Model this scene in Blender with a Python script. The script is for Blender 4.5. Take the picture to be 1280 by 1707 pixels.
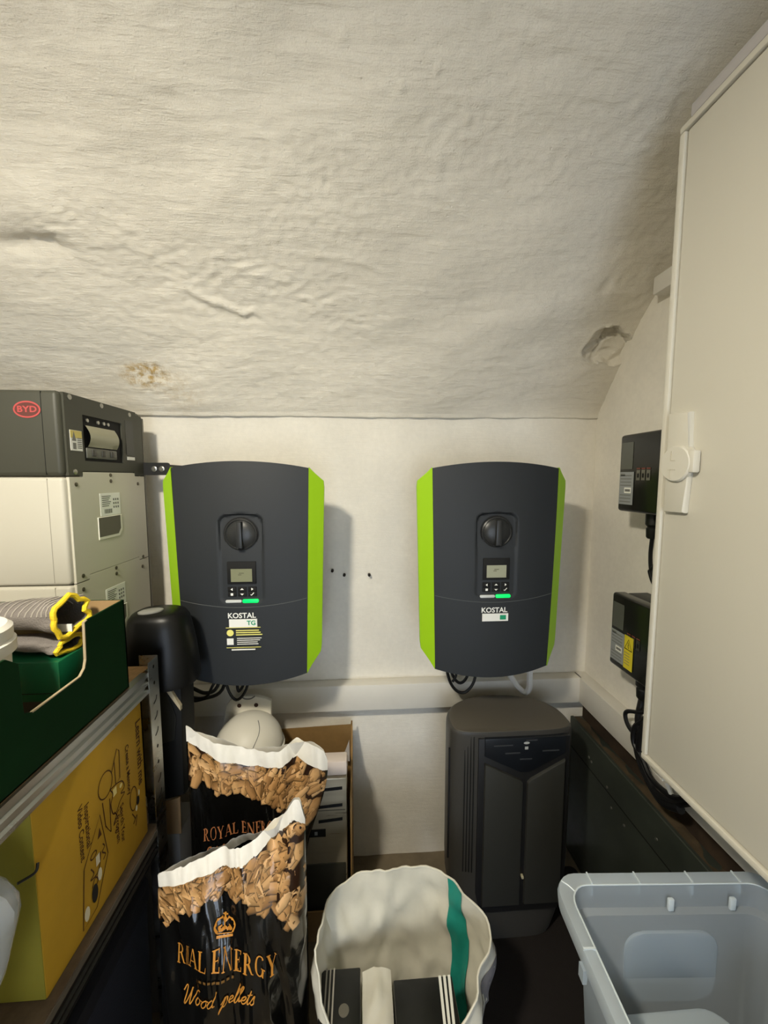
import bpy, bmesh, math, random
from mathutils import Vector, Matrix, noise

# ------------------------------------------------------------------ scene, camera, light
scn = bpy.context.scene
for o in list(bpy.data.objects):
    bpy.data.objects.remove(o)
COL = scn.collection
R = math.radians
EYE = Vector((0, 0, 1.28))
cam_data = bpy.data.cameras.new('camera')
cam_data.sensor_fit = 'HORIZONTAL'
cam_data.sensor_width = 36.0
cam_data.lens = 641.0 / 1280.0 * 36.0
cam_data.clip_start = 0.02
cam = bpy.data.objects.new('camera', cam_data)
cam.location = EYE
cam.rotation_euler = (R(90 - 5.1), 0, R(-3.6))
COL.objects.link(cam)
scn.camera = cam

world = bpy.data.worlds.new('daylight')
scn.world = world
world.use_nodes = True
world.node_tree.nodes['Background'].inputs[0].default_value = (0.74, 0.85, 1.0, 1)
world.node_tree.nodes['Background'].inputs[1].default_value = 3.8

LAMP = Vector((-0.45, -0.06, 1.86))      # round opal lamp under the vault
LAMP_STRENGTH = 390.0
LAMP_TILT = 16.0
vs = scn.view_settings
vs.view_transform = 'Standard'
vs.look = 'None'
vs.gamma = 1.0
vs.use_curve_mapping = False
vs.exposure = 0.32

# ------------------------------------------------------------------ helpers
def lin(c):
    return tuple((x / 255 / 12.92) if x / 255 <= 0.04045 else ((x / 255 + 0.055) / 1.055) ** 2.4 for x in c)

def M(name, rgb, rough=0.5, metal=0.0, spec=0.5, bump=0.0, bscale=200.0, var=0.0, vscale=20.0,
      coat=0.0, trans=0.0, emit=0.0, stretch=(1, 1, 1), rvar=0.0, ior=1.45, alpha=1.0):
    m = bpy.data.materials.new(name)
    m.use_nodes = True
    nt = m.node_tree
    b = nt.nodes['Principled BSDF']
    c = lin(rgb) + (1,)
    b.inputs['Base Color'].default_value = c
    b.inputs['Roughness'].default_value = rough
    b.inputs['Metallic'].default_value = metal
    b.inputs['Specular IOR Level'].default_value = spec
    b.inputs['Coat Weight'].default_value = coat
    b.inputs['Transmission Weight'].default_value = trans
    b.inputs['IOR'].default_value = ior
    b.inputs['Alpha'].default_value = alpha
    if emit:
        b.inputs['Emission Color'].default_value = c
        b.inputs['Emission Strength'].default_value = emit
    if bump or var or rvar:
        tc = nt.nodes.new('ShaderNodeTexCoord')
        mp = nt.nodes.new('ShaderNodeMapping')
        mp.inputs['Scale'].default_value = stretch
        nt.links.new(tc.outputs['Object'], mp.inputs[0])
    if var or rvar:
        n = nt.nodes.new('ShaderNodeTexNoise')
        n.inputs['Scale'].default_value = vscale
        n.inputs['Detail'].default_value = 6
        n.inputs['Roughness'].default_value = 0.6
        nt.links.new(mp.outputs[0], n.inputs['Vector'])
        if var:
            mr = nt.nodes.new('ShaderNodeMapRange')
            mr.inputs['From Min'].default_value = 0.3
            mr.inputs['From Max'].default_value = 0.7
            mr.inputs['To Min'].default_value = 1 - var
            mr.inputs['To Max'].default_value = 1 + var * 0.6
            mx = nt.nodes.new('ShaderNodeMix')
            mx.data_type = 'RGBA'
            mx.blend_type = 'MULTIPLY'
            mx.inputs['Factor'].default_value = 1
            mx.inputs['A'].default_value = c
            nt.links.new(n.outputs['Fac'], mr.inputs['Value'])
            nt.links.new(mr.outputs[0], mx.inputs['B'])
            nt.links.new(mx.outputs['Result'], b.inputs['Base Color'])
        if rvar:
            m2 = nt.nodes.new('ShaderNodeMapRange')
            m2.inputs['From Min'].default_value = 0.3
            m2.inputs['From Max'].default_value = 0.7
            m2.inputs['To Min'].default_value = max(0.02, rough - rvar)
            m2.inputs['To Max'].default_value = min(1, rough + rvar)
            nt.links.new(n.outputs['Fac'], m2.inputs['Value'])
            nt.links.new(m2.outputs[0], b.inputs['Roughness'])
    if bump:
        n2 = nt.nodes.new('ShaderNodeTexNoise')
        n2.inputs['Scale'].default_value = bscale
        n2.inputs['Detail'].default_value = 4
        bp = nt.nodes.new('ShaderNodeBump')
        bp.inputs['Strength'].default_value = min(1.0, bump)
        bp.inputs['Distance'].default_value = 0.002
        nt.links.new(mp.outputs[0], n2.inputs['Vector'])
        nt.links.new(n2.outputs['Fac'], bp.inputs['Height'])
        nt.links.new(bp.outputs[0], b.inputs['Normal'])
    return m

ORG = {}

def thing(name, label, cat, loc=(0, 0, 0), group=None):
    o = bpy.data.objects.new(name, None)
    o.empty_display_size = 0.05
    o.location = loc
    COL.objects.link(o)
    ORG[o.name] = Vector(loc)
    tag(o, label, cat, group)
    return o

def tag(o, label, cat, group=None):
    o['label'] = label
    o['category'] = cat
    if group:
        o['group'] = group
    return o

def O(name, bm, mat, parent=None, smooth=True, ang=35, label=None, kind=None, org=None):
    """one mesh object from a bmesh given in world coordinates"""
    base = ORG[parent.name] if parent else Vector(org or (0, 0, 0))
    bmesh.ops.recalc_face_normals(bm, faces=bm.faces[:])
    if smooth:
        for f in bm.faces:
            f.smooth = True
        lim = R(ang)
        for e in bm.edges:
            if len(e.link_faces) == 2 and e.calc_face_angle(0) > lim:
                e.smooth = False
    if base.length:
        bmesh.ops.translate(bm, verts=bm.verts[:], vec=-base)
    me = bpy.data.meshes.new(name)
    bm.to_mesh(me)
    bm.free()
    me.materials.append(mat)
    o = bpy.data.objects.new(name, me)
    COL.objects.link(o)
    ORG[o.name] = base
    if parent:
        o.parent = parent
    else:
        o.location = base
    if label:
        o['label'] = label
    if kind:
        o['kind'] = kind
    return o

def struct(name, bm, mat, **k):
    return O(name, bm, mat, kind='structure', **k)

def nb():
    return bmesh.new()

def box(bm, x0, x1, y0, y1, z0, z1, bev=0.0, seg=2):
    vs_ = [bm.verts.new((x, y, z)) for x in (x0, x1) for y in (y0, y1) for z in (z0, z1)]
    F = [(0, 1, 3, 2), (4, 6, 7, 5), (0, 4, 5, 1), (2, 3, 7, 6), (0, 2, 6, 4), (1, 5, 7, 3)]
    fs = [bm.faces.new([vs_[i] for i in f]) for f in F]
    if bev:
        es = list({e for f in fs for e in f.edges})
        bmesh.ops.bevel(bm, geom=es, offset=bev, segments=seg, profile=0.5, affect='EDGES', clamp_overlap=True)
    return bm

def B(x0, x1, y0, y1, z0, z1, bev=0.0, seg=2):
    return box(nb(), x0, x1, y0, y1, z0, z1, bev, seg)

def ax3(axis, p, a):
    return (a, p[0], p[1]) if axis == 'x' else (p[0], a, p[1]) if axis == 'y' else (p[0], p[1], a)

def prism(bm, poly, axis, a0, a1, bev=0.0):
    v0 = [bm.verts.new(ax3(axis, p, a0)) for p in poly]
    v1 = [bm.verts.new(ax3(axis, p, a1)) for p in poly]
    n = len(poly)
    fs = [bm.faces.new(v0), bm.faces.new(v1[::-1])]
    for i in range(n):
        fs.append(bm.faces.new((v0[i], v0[(i + 1) % n], v1[(i + 1) % n], v1[i])))
    if bev:
        es = list({e for f in fs[:2] for e in f.edges})
        bmesh.ops.bevel(bm, geom=es, offset=bev, segments=2, profile=0.5, affect='EDGES', clamp_overlap=True)
    return bm

def loft(bm, rings, cap0=True, cap1=True, closed=True):
    vr = [[bm.verts.new(p) for p in r] for r in rings]
    n = len(rings[0])
    m = n if closed else n - 1
    for a, b in zip(vr, vr[1:]):
        for i in range(m):
            bm.faces.new((a[i], a[(i + 1) % n], b[(i + 1) % n], b[i]))
    if cap0:
        bm.faces.new(vr[0][::-1])
    if cap1:
        bm.faces.new(vr[-1])
    return bm

def catmull(pts, sub=6):
    P = [Vector(p) for p in pts]
    if len(P) < 3:
        return P
    P = [2 * P[0] - P[1]] + P + [2 * P[-1] - P[-2]]
    out = []
    for i in range(1, len(P) - 2):
        a, b, c, d = P[i - 1:i + 3]
        for k in range(sub):
            t = k / sub
            out.append(0.5 * ((2 * b) + (c - a) * t + (2 * a - 5 * b + 4 * c - d) * t * t + (3 * b - a - 3 * c + d) * t ** 3))
    out.append(P[-2])
    return out

def tube(bm, pts, r, n=8, sub=6, smooth=True):
    pts = catmull(pts, sub) if smooth else [Vector(p) for p in pts]
    rings = []
    up = None
    for i, p in enumerate(pts):
        t = (pts[min(i + 1, len(pts) - 1)] - pts[max(i - 1, 0)]).normalized()
        if up is None:
            up = t.orthogonal().normalized()
        up = (up - t * up.dot(t))
        up = up.normalized() if up.length > 1e-6 else t.orthogonal().normalized()
        s = t.cross(up)
        rr = r[min(i, len(r) - 1)] if isinstance(r, (list, tuple)) else r
        rings.append([p + (up * math.cos(2 * math.pi * k / n) + s * math.sin(2 * math.pi * k / n)) * rr for k in range(n)])
    return loft(bm, rings)

def lathe(bm, prof, c, axis='z', n=24, cap0=True, cap1=True):
    rings = []
    for r, h in prof:
        ring = []
        for k in range(n):
            a = 2 * math.pi * k / n
            u, v = r * math.cos(a), r * math.sin(a)
            d = (u, v, h) if axis == 'z' else (u, h, v) if axis == 'y' else (h, u, v)
            ring.append((c[0] + d[0], c[1] + d[1], c[2] + d[2]))
        rings.append(ring)
    return loft(bm, rings, cap0, cap1)

def rrect(x0, x1, y0, y1, r, n=4):
    out = []
    for cx, cy, a0 in ((x1 - r, y1 - r, 0), (x0 + r, y1 - r, 90), (x0 + r, y0 + r, 180), (x1 - r, y0 + r, 270)):
        for k in range(n + 1):
            a = R(a0 + 90 * k / n)
            out.append((cx + r * math.cos(a), cy + r * math.sin(a)))
    return out

def grid(bm, fn, nu, nv):
    vv = [[bm.verts.new(fn(i / nu, j / nv)) for j in range(nv + 1)] for i in range(nu + 1)]
    for i in range(nu):
        for j in range(nv):
            bm.faces.new((vv[i][j], vv[i + 1][j], vv[i + 1][j + 1], vv[i][j + 1]))
    return bm

def sstep(a, b, x):
    t = min(1, max(0, (x - a) / (b - a)))
    return t * t * (3 - 2 * t)

def lerp_tab(tab, x):
    if x <= tab[0][0]:
        return tab[0][1]
    for (a, va), (b, vb) in zip(tab, tab[1:]):
        if x <= b:
            t = (x - a) / (b - a)
            return va + (vb - va) * t
    return tab[-1][1]

def polys2d(bm, polys, fn):
    for p in polys:
        try:
            bm.faces.new([bm.verts.new(fn(x, y)) for x, y in p])
        except ValueError:
            pass
    return bm

def text2d(body, size=1.0, bold=0.0, space=1.0, align='CENTER'):
    """filled outlines of Blender's built-in font as polygons in the plane"""
    cu = bpy.data.curves.new('lettering', 'FONT')
    cu.body = body
    cu.size = size
    cu.align_x = align
    cu.align_y = 'CENTER'
    cu.offset = bold * size
    cu.space_character = space
    cu.resolution_u = 3
    ob = bpy.data.objects.new('lettering', cu)
    me = bpy.data.meshes.new_from_object(ob)
    out = [[(me.vertices[i].co.x, me.vertices[i].co.y) for i in p.vertices] for p in me.polygons]
    bpy.data.objects.remove(ob)
    bpy.data.curves.remove(cu)
    bpy.data.meshes.remove(me)
    return out

def ribbon(pts, w, sub=6, smooth=True):
    P = catmull([(x, y, 0) for x, y in pts], sub) if smooth else [Vector((x, y, 0)) for x, y in pts]
    L, Rr = [], []
    for i, p in enumerate(P):
        t = (P[min(i + 1, len(P) - 1)] - P[max(i - 1, 0)])
        t = t.normalized() if t.length > 1e-9 else Vector((1, 0, 0))
        nrm = Vector((-t.y, t.x, 0)) * w / 2
        L.append(p + nrm)
        Rr.append(p - nrm)
    return [[(L[i].x, L[i].y), (L[i + 1].x, L[i + 1].y), (Rr[i + 1].x, Rr[i + 1].y), (Rr[i].x, Rr[i].y)] for i in range(len(P) - 1)]

def rect(x0, x1, y0, y1):
    return [(x0, y0), (x1, y0), (x1, y1), (x0, y1)]

def disc(cx, cy, r, n=14, ry=None):
    ry = ry or r
    return [(cx + r * math.cos(2 * math.pi * k / n), cy + ry * math.sin(2 * math.pi * k / n)) for k in range(n)]

def ringpoly(cx, cy, rx, ry, w, n=28):
    out = []
    for k in range(n):
        a, b = 2 * math.pi * k / n, 2 * math.pi * (k + 1) / n
        out.append([(cx + rx * math.cos(a), cy + ry * math.sin(a)), (cx + rx * math.cos(b), cy + ry * math.sin(b)),
                    (cx + (rx - w) * math.cos(b), cy + (ry - w) * math.sin(b)), (cx + (rx - w) * math.cos(a), cy + (ry - w) * math.sin(a))])
    return out

def N3(x, y, z):
    return noise.noise(Vector((x, y, z)))

def FB(x, y, z, o=4):
    return noise.fractal(Vector((x, y, z)), 1.0, 2.0, o)

# ------------------------------------------------------------------ materials
def plaster(name, rgb, grit, stain=False):
    m = bpy.data.materials.new(name)
    m.use_nodes = True
    nt = m.node_tree
    b = nt.nodes['Principled BSDF']
    b.inputs['Roughness'].default_value = 0.9
    b.inputs['Specular IOR Level'].default_value = 0.2
    tc = nt.nodes.new('ShaderNodeTexCoord')
    def nz(scale, detail, st=None, rough=0.6):
        n = nt.nodes.new('ShaderNodeTexNoise')
        n.inputs['Scale'].default_value = scale
        n.inputs['Detail'].default_value = detail
        n.inputs['Roughness'].default_value = rough
        if st:
            mp = nt.nodes.new('ShaderNodeMapping')
            mp.inputs['Scale'].default_value = st
            mp.inputs['Rotation'].default_value = (0, 0, R(8))
            nt.links.new(tc.outputs['Object'], mp.inputs[0])
            nt.links.new(mp.outputs[0], n.inputs['Vector'])
        else:
            nt.links.new(tc.outputs['Object'], n.inputs['Vector'])
        return n
    def mapr(src, a, b_, c, d):
        r = nt.nodes.new('ShaderNodeMapRange')
        for k, v in zip(('From Min', 'From Max', 'To Min', 'To Max'), (a, b_, c, d)):
            r.inputs[k].default_value = v
        nt.links.new(src, r.inputs['Value'])
        return r.outputs[0]
    def mix(kind, fac, a, b_):
        x = nt.nodes.new('ShaderNodeMix')
        x.data_type = 'RGBA'
        x.blend_type = kind
        for key, val in (('Factor', fac), ('A', a), ('B', b_)):
            if isinstance(val, bpy.types.NodeSocket):
                nt.links.new(val, x.inputs[key])
            else:
                x.inputs[key].default_value = val
        return x.outputs['Result']
    base = lin(rgb) + (1,)
    c = mix('MULTIPLY', 1.0, base, mapr(nz(5, 5).outputs['Fac'], 0.3, 0.7, 0.92, 1.04))
    c = mix('MULTIPLY', 1.0, c, mapr(nz(70, 3).outputs['Fac'], 0.3, 0.7, 0.97, 1.02))
    if stain:
        at = nt.nodes.new('ShaderNodeAttribute')
        at.attribute_name = 'stain'
        f = nt.nodes.new('ShaderNodeMath')
        f.operation = 'MULTIPLY'
        nt.links.new(at.outputs['Fac'], f.inputs[0])
        nt.links.new(mapr(nz(60, 5, rough=0.75).outputs['Fac'], 0.42, 0.62, 0.1, 1.0), f.inputs[1])
        c = mix('MIX', f.outputs[0], c, lin((184, 154, 94)) + (1,))
    nt.links.new(c, b.inputs['Base Color'])
    def bump(src, dist, strength, prev=None, inv=False):
        bp = nt.nodes.new('ShaderNodeBump')
        bp.inputs['Distance'].default_value = dist
        bp.inputs['Strength'].default_value = strength
        bp.invert = inv
        nt.links.new(src, bp.inputs['Height'])
        if prev:
            nt.links.new(prev, bp.inputs['Normal'])
        return bp.outputs[0]
    h = bump(nz(330, 4).outputs['Fac'], 0.0016, 0.6 * grit)
    h = bump(nz(60, 5, (0.30, 2.4, 2.4), 0.7).outputs['Fac'], 0.004, 0.6 * grit, h)
    # small plaster specks
    vo = nt.nodes.new('ShaderNodeTexVoronoi')
    vo.inputs['Scale'].default_value = 38
    nt.links.new(tc.outputs['Object'], vo.inputs['Vector'])
    h = bump(mapr(vo.outputs['Distance'], 0.0, 0.10, 1.0, 0.0), 0.003, 0.35 * grit, h, True)
    nt.links.new(h, b.inputs['Normal'])
    return m

m_vault = plaster('vault_limewash', (232, 226, 212), 1.0, True)
m_wall = plaster('white_wall_paint', (236, 231, 219), 0.35)
m_floor = M('concrete_floor', (118, 106, 86), 0.85, bump=0.6, bscale=60, var=0.35, vscale=7)
m_trunk = M('white_trunking', (226, 222, 212), 0.5, var=0.05, vscale=8)
m_dark = M('anthracite_cover', (39, 42, 45), 0.55, bump=0.12, bscale=900)
m_black = M('black_plastic', (20, 20, 20), 0.4)
m_blackm = M('black_matt', (14, 14, 14), 0.75)
m_cable = M('black_cable', (16, 16, 17), 0.45)
m_wcable = M('white_cable', (225, 224, 220), 0.45)
m_green = M('lime_green_panel', (160, 208, 30), 0.45)
m_white = M('white_print', (238, 238, 232), 0.6)
m_greyprint = M('grey_print', (120, 120, 116), 0.6)
m_steel = M('galvanised_steel', (178, 180, 176), 0.32, metal=1.0, var=0.25, vscale=25, rvar=0.12, stretch=(1, 0.2, 1))
m_screw = M('zinc_screw', (170, 168, 160), 0.35, metal=0.9)
m_cab = M('cabinet_white', (214, 210, 197), 0.42, bump=0.05, bscale=500)

# ------------------------------------------------------------------ the room
XR, XL, YB, YF = 0.754, -1.75, 1.2, -1.8
VC, VR = (-0.3, 0.466), 1.8

def vault_pt(th, d=0.0):
    r = VR + d
    return (VC[0] + r * math.cos(th), VC[1] + r * math.sin(th))

struct('floor', B(XL - 0.1, XR + 0.1, YF - 0.1, YB + 0.1, -0.1, 0.0), m_floor, smooth=False)

def back_wall(u, v):
    x, z = XL + (XR + 0.02 - XL) * u, 1.53 * v
    return (x, YB + 0.003 * FB(x * 4, z * 4, 3) + 0.0012 * FB(x * 20, z * 20, 8), z)
wall_back = struct('wall_back', grid(nb(), back_wall, 150, 90), m_wall)
struct('wall_right', B(XR, XR + 0.12, YF, YB, 0, 2.5), m_wall, smooth=False)
bm = nb()                                                   # unseen doorway behind the viewer, added to let in cool fill light
box(bm, XL - 0.1, -0.50, YF - 0.1, YF, 0, 1.56)
box(bm, 0.60, XR + 0.1, YF - 0.1, YF, 0, 1.56)
box(bm, -0.50, 0.60, YF - 0.1, YF, 1.44, 1.56)
struct('wall_front', bm, m_wall, smooth=False)
struct('wall_left', B(XL - 0.1, XL, YF, YB, 0, 2.5), m_wall, smooth=False)

def seg_dist(px, py, a, b):
    ax, ay = a
    bx, by = b
    t = ((px - ax) * (bx - ax) + (py - ay) * (by - ay)) / ((bx - ax) ** 2 + (by - ay) ** 2)
    t = min(1, max(0, t))
    return math.hypot(px - ax - t * (bx - ax), py - ay - t * (by - ay)), t

def chip_radius(a):
    return 0.058 * (1 + 0.22 * math.sin(2 * a + 1.1) + 0.10 * math.sin(3 * a + 0.4) + 0.06 * math.sin(7 * a))

def vault_disp(x, s):
    """outward displacement (+ = away from the room) at x and arc length s (metres from the left edge of the arc at 90 deg)"""
    d = 0.016 * N3(x * 2.2, s * 2.6, 1.3) + 0.009 * N3(x * 4.2 + 3 + s * 2, s * 6.5, 4.1) + 0.0022 * N3(x * 11 + s * 6, s * 17, 2.4)
    d += 0.0017 * FB(x * 9 + 4 * s, s * 42, 2.2, 5) + 0.0013 * FB(x * 55, s * 95, 9.1, 4)
    rough = sstep(0.05, 0.45, N3(x * 3.1 + 7, s * 3.7, 6.6) + 0.2)
    d += 0.0018 * rough * FB(x * 62, s * 95, 5.5, 5)
    jx, js = 0.010 * FB(x * 16, s * 16, 3.3, 3), 0.010 * FB(x * 16, s * 16, 8.8, 3)
    X_, S_ = x + jx, s + js
    # hollow with a lip above it, low on the left
    q, t = seg_dist(X_, S_, (-0.86, 1.345), (-0.60, 1.350))
    d += (0.012 + 0.006 * N3(x * 16, s * 16, 1)) * math.exp(-(q / 0.022) ** 2) * sstep(0.0, 0.25, 1 - t)
    q, _ = seg_dist(X_, S_, (-1.0, 1.262), (-0.66, 1.285))
    d -= 0.014 * math.exp(-(q / 0.055) ** 2)
    # ragged trowel ridges falling to the right
    pts = [(-0.66, 1.31), (-0.52, 1.318), (-0.45, 1.372), (-0.36, 1.392), (-0.28, 1.388), (-0.2, 1.415), (-0.07, 1.475), (0.0, 1.50)]
    q = min(seg_dist(X_, S_, a, b)[0] for a, b in zip(pts, pts[1:]))
    d -= 0.0042 * math.exp(-(q / 0.007) ** 2) * max(0, 0.15 + 1.5 * N3(x * 22, s * 30, 4))
    d += 0.0030 * FB(x * 50, s * 95, 7.7, 5) * math.exp(-(q / 0.05) ** 2)
    pts = [(-0.10, 1.345), (0.0, 1.362), (0.06, 1.385)]
    q = min(seg_dist(X_, S_, a, b)[0] for a, b in zip(pts, pts[1:]))
    d -= 0.002 * math.exp(-(q / 0.005) ** 2)
    # raised scar
    pts = [(-0.415, 1.432), (-0.385, 1.452), (-0.34, 1.466), (-0.29, 1.489), (-0.262, 1.478), (-0.25, 1.490)]
    X2, S2 = x + jx * 0.9, s + js * 0.9
    dd = [seg_dist(X2, S2, a, b) for a, b in zip(pts, pts[1:])]
    q = min(v[0] for v in dd)
    d -= (0.0065 + 0.005 * N3(x * 40, s * 40, 2)) * math.exp(-(q / 0.008) ** 2)
    q = min(seg_dist(X2, S2 - 0.014, a, b)[0] for a, b in zip(pts, pts[1:]))
    d += 0.003 * math.exp(-(q / 0.010) ** 2)
    # crumbling stain patch
    q = math.hypot((x + 0.56) / 1.5, s - 1.645)
    d += 0.007 * FB(x * 70, s * 70, 1.1, 4) * math.exp(-(q / 0.03) ** 2)
    # small dents and specks
    for (cx, cs, r_, h_) in ((0.611, 1.397, 0.014, 0.005), (-0.064, 1.22, 0.005, 0.005), (0.134, 1.058, 0.0045, -0.005),
                             (0.076, 1.081, 0.004, -0.004), (-0.02, 1.03, 0.004, -0.003), (0.3, 1.2, 0.004, -0.004), (0.20, 1.12, 0.004, -0.003)):
        if abs(x - cx) < 0.05 and abs(s - cs) < 0.05:
            d += h_ * math.exp(-(math.hypot(x - cx, (s - cs) * 0.7) / r_) ** 2)
    # chipped-out stone near the right wall
    cx, cs = 0.697, 1.55
    if abs(x - cx) < 0.11 and abs(s - cs) < 0.11:
        q = math.hypot(x - cx, s - cs)
        a = math.atan2(s - cs, x - cx)
        inside = 1 - sstep(0.9, 1.03, q / chip_radius(a))
        stone = 0.020 + 0.008 * FB(x * 28, s * 28, 2.9, 4) + 0.008 * (1 if (x - cx) * 0.5 + (s - cs) < -0.018 else 0)
        crack, _ = seg_dist(x, s, (0.672, 1.575), (0.69, 1.515))
        crack2, _ = seg_dist(x, s, (0.66, 1.57), (0.725, 1.565))
        stone += 0.010 * math.exp(-(crack / 0.004) ** 2) + 0.008 * math.exp(-(crack2 / 0.004) ** 2)
        d += inside * stone
        d -= 0.003 * math.exp(-((q / chip_radius(a) - 1.06) / 0.07) ** 2)
    return d

TH0 = math.acos((YB - VC[0]) / VR)          # springing on the back wall
bm = nb()
xs = [XL + 0.0 + k * 0.05 for k in range(int((-1.0 - XL) / 0.05))]
x = -1.0
while x < XR + 0.004:
    xs.append(x)
    x += 0.0052
xs.append(XR + 0.004)
ths = []
s_ = VR * (math.pi / 2 - TH0)               # arc length measured down from the crown
k = s_
while k > 0.78:
    ths.append(k)
    k -= 0.0052
while k > -s_:
    ths.append(k)
    k -= 0.06
ths.append(-s_)
lay = None
rows = []
stain_vals = []
for s in ths:
    th = math.pi / 2 - s / VR
    row = []
    for x in xs:
        d = vault_disp(x, s) if (x >= -1.0 and s > 0.7) else 0.012 * N3(x * 2.2, s * 2.6, 1.3)
        tail = sstep(s_, s_ - 0.05, s)
        d = d * (0.35 + 0.65 * tail)
        if s == ths[0]:
            d = 0.01
        elif s > s_ - 0.012:
            d -= 0.004 + 0.004 * FB(x * 12, 0, 3, 3)
        y, z = vault_pt(th, d)
        row.append(bm.verts.new((x, y, z)))
        q = math.hypot((x + 0.585) / 1.9, (s - 1.645) + 0.1 * (x + 0.585))
        stain_vals.append(max(0, 1 - q / 0.040) * 1.7 + 0.55 * max(0, 1 - math.hypot((x + 0.585) / 1.8, s - 1.65) / 0.06) + 0.4 * max(0, 1 - math.hypot(x + 0.50, s - 1.70) / 0.08))
    rows.append(row)
for a, b in zip(rows, rows[1:]):
    for i in range(len(xs) - 1):
        bm.faces.new((a[i], a[i + 1], b[i + 1], b[i]))
ceiling = struct('ceiling', bm, m_vault, ang=80)
at = ceiling.data.attributes.new('stain', 'FLOAT', 'POINT')
at.data.foreach_set('value', [min(1.0, v) for v in stain_vals])

# white trunking along the two walls
struct('trim_1', B(-1.2, 0.722, 1.157, 1.199, 0.546, 0.630, 0.003), m_trunk)
struct('trim_2', B(0.712, 0.7535, 0.30, 1.199, 0.548, 0.630, 0.003), m_trunk)
struct('trim_3', B(0.715, 0.7535, 0.60, 0.938, 1.722, 1.764, 0.003), m_trunk)
m_hole = M('drill_hole', (40, 34, 28), 0.9)
for hx, hz in ((-0.05, 0.976), (0.028, 0.975), (-0.087, 0.99)):
    O('drill_hole', lathe(nb(), [(0.0045, -0.012), (0.0045, 0.0)], (hx, 1.196, hz), 'y', 10), m_hole, wall_back)

# the lamp that lights the cellar: a round opal lamp on a short stem, behind and left of the viewer
lamp = thing('ceiling_lamp', 'round opal ceiling lamp on a short stem under the vault', 'lamp', LAMP)
lamp.rotation_euler = (R(LAMP_TILT), 0, 0)
ORG[lamp.name] = Vector((0, 0, 0))
O('stem', lathe(nb(), [(0.008, 0.02), (0.008, 0.385)], (0, 0, 0), 'z', 12), m_trunk, lamp)
O('housing', lathe(nb(), [(0.070, 0.0), (0.072, 0.004), (0.072, 0.028), (0.06, 0.036), (0.01, 0.038)], (0, 0, 0), 'z', 32), m_trunk, lamp)
m_opal = M('lamp_opal', (255, 246, 225), 0.4, emit=LAMP_STRENGTH)
O('diffuser', lathe(nb(), [(0.064, 0.0), (0.064, -0.002), (0.05, -0.004), (0.01, -0.005)], (0, 0, 0), 'z', 32), m_opal, lamp)

# ------------------------------------------------------------------ inverters
m_knob = M('switch_plastic', (44, 45, 45), 0.35)
m_lcd = M('lcd_glass', (128, 130, 102), 0.3)
m_lcd2 = M('lcd_glass_bright', (158, 160, 138), 0.3)
m_led = M('status_led', (0, 222, 92), 0.4, emit=0.9)
m_ledoff = M('status_bar', (205, 208, 205), 0.4)
m_yel = M('yellow_print', (235, 228, 130), 0.6)
m_grn = M('green_print', (20, 150, 105), 0.6)
m_seam = M('cover_seam', (78, 81, 82), 0.6)

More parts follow.
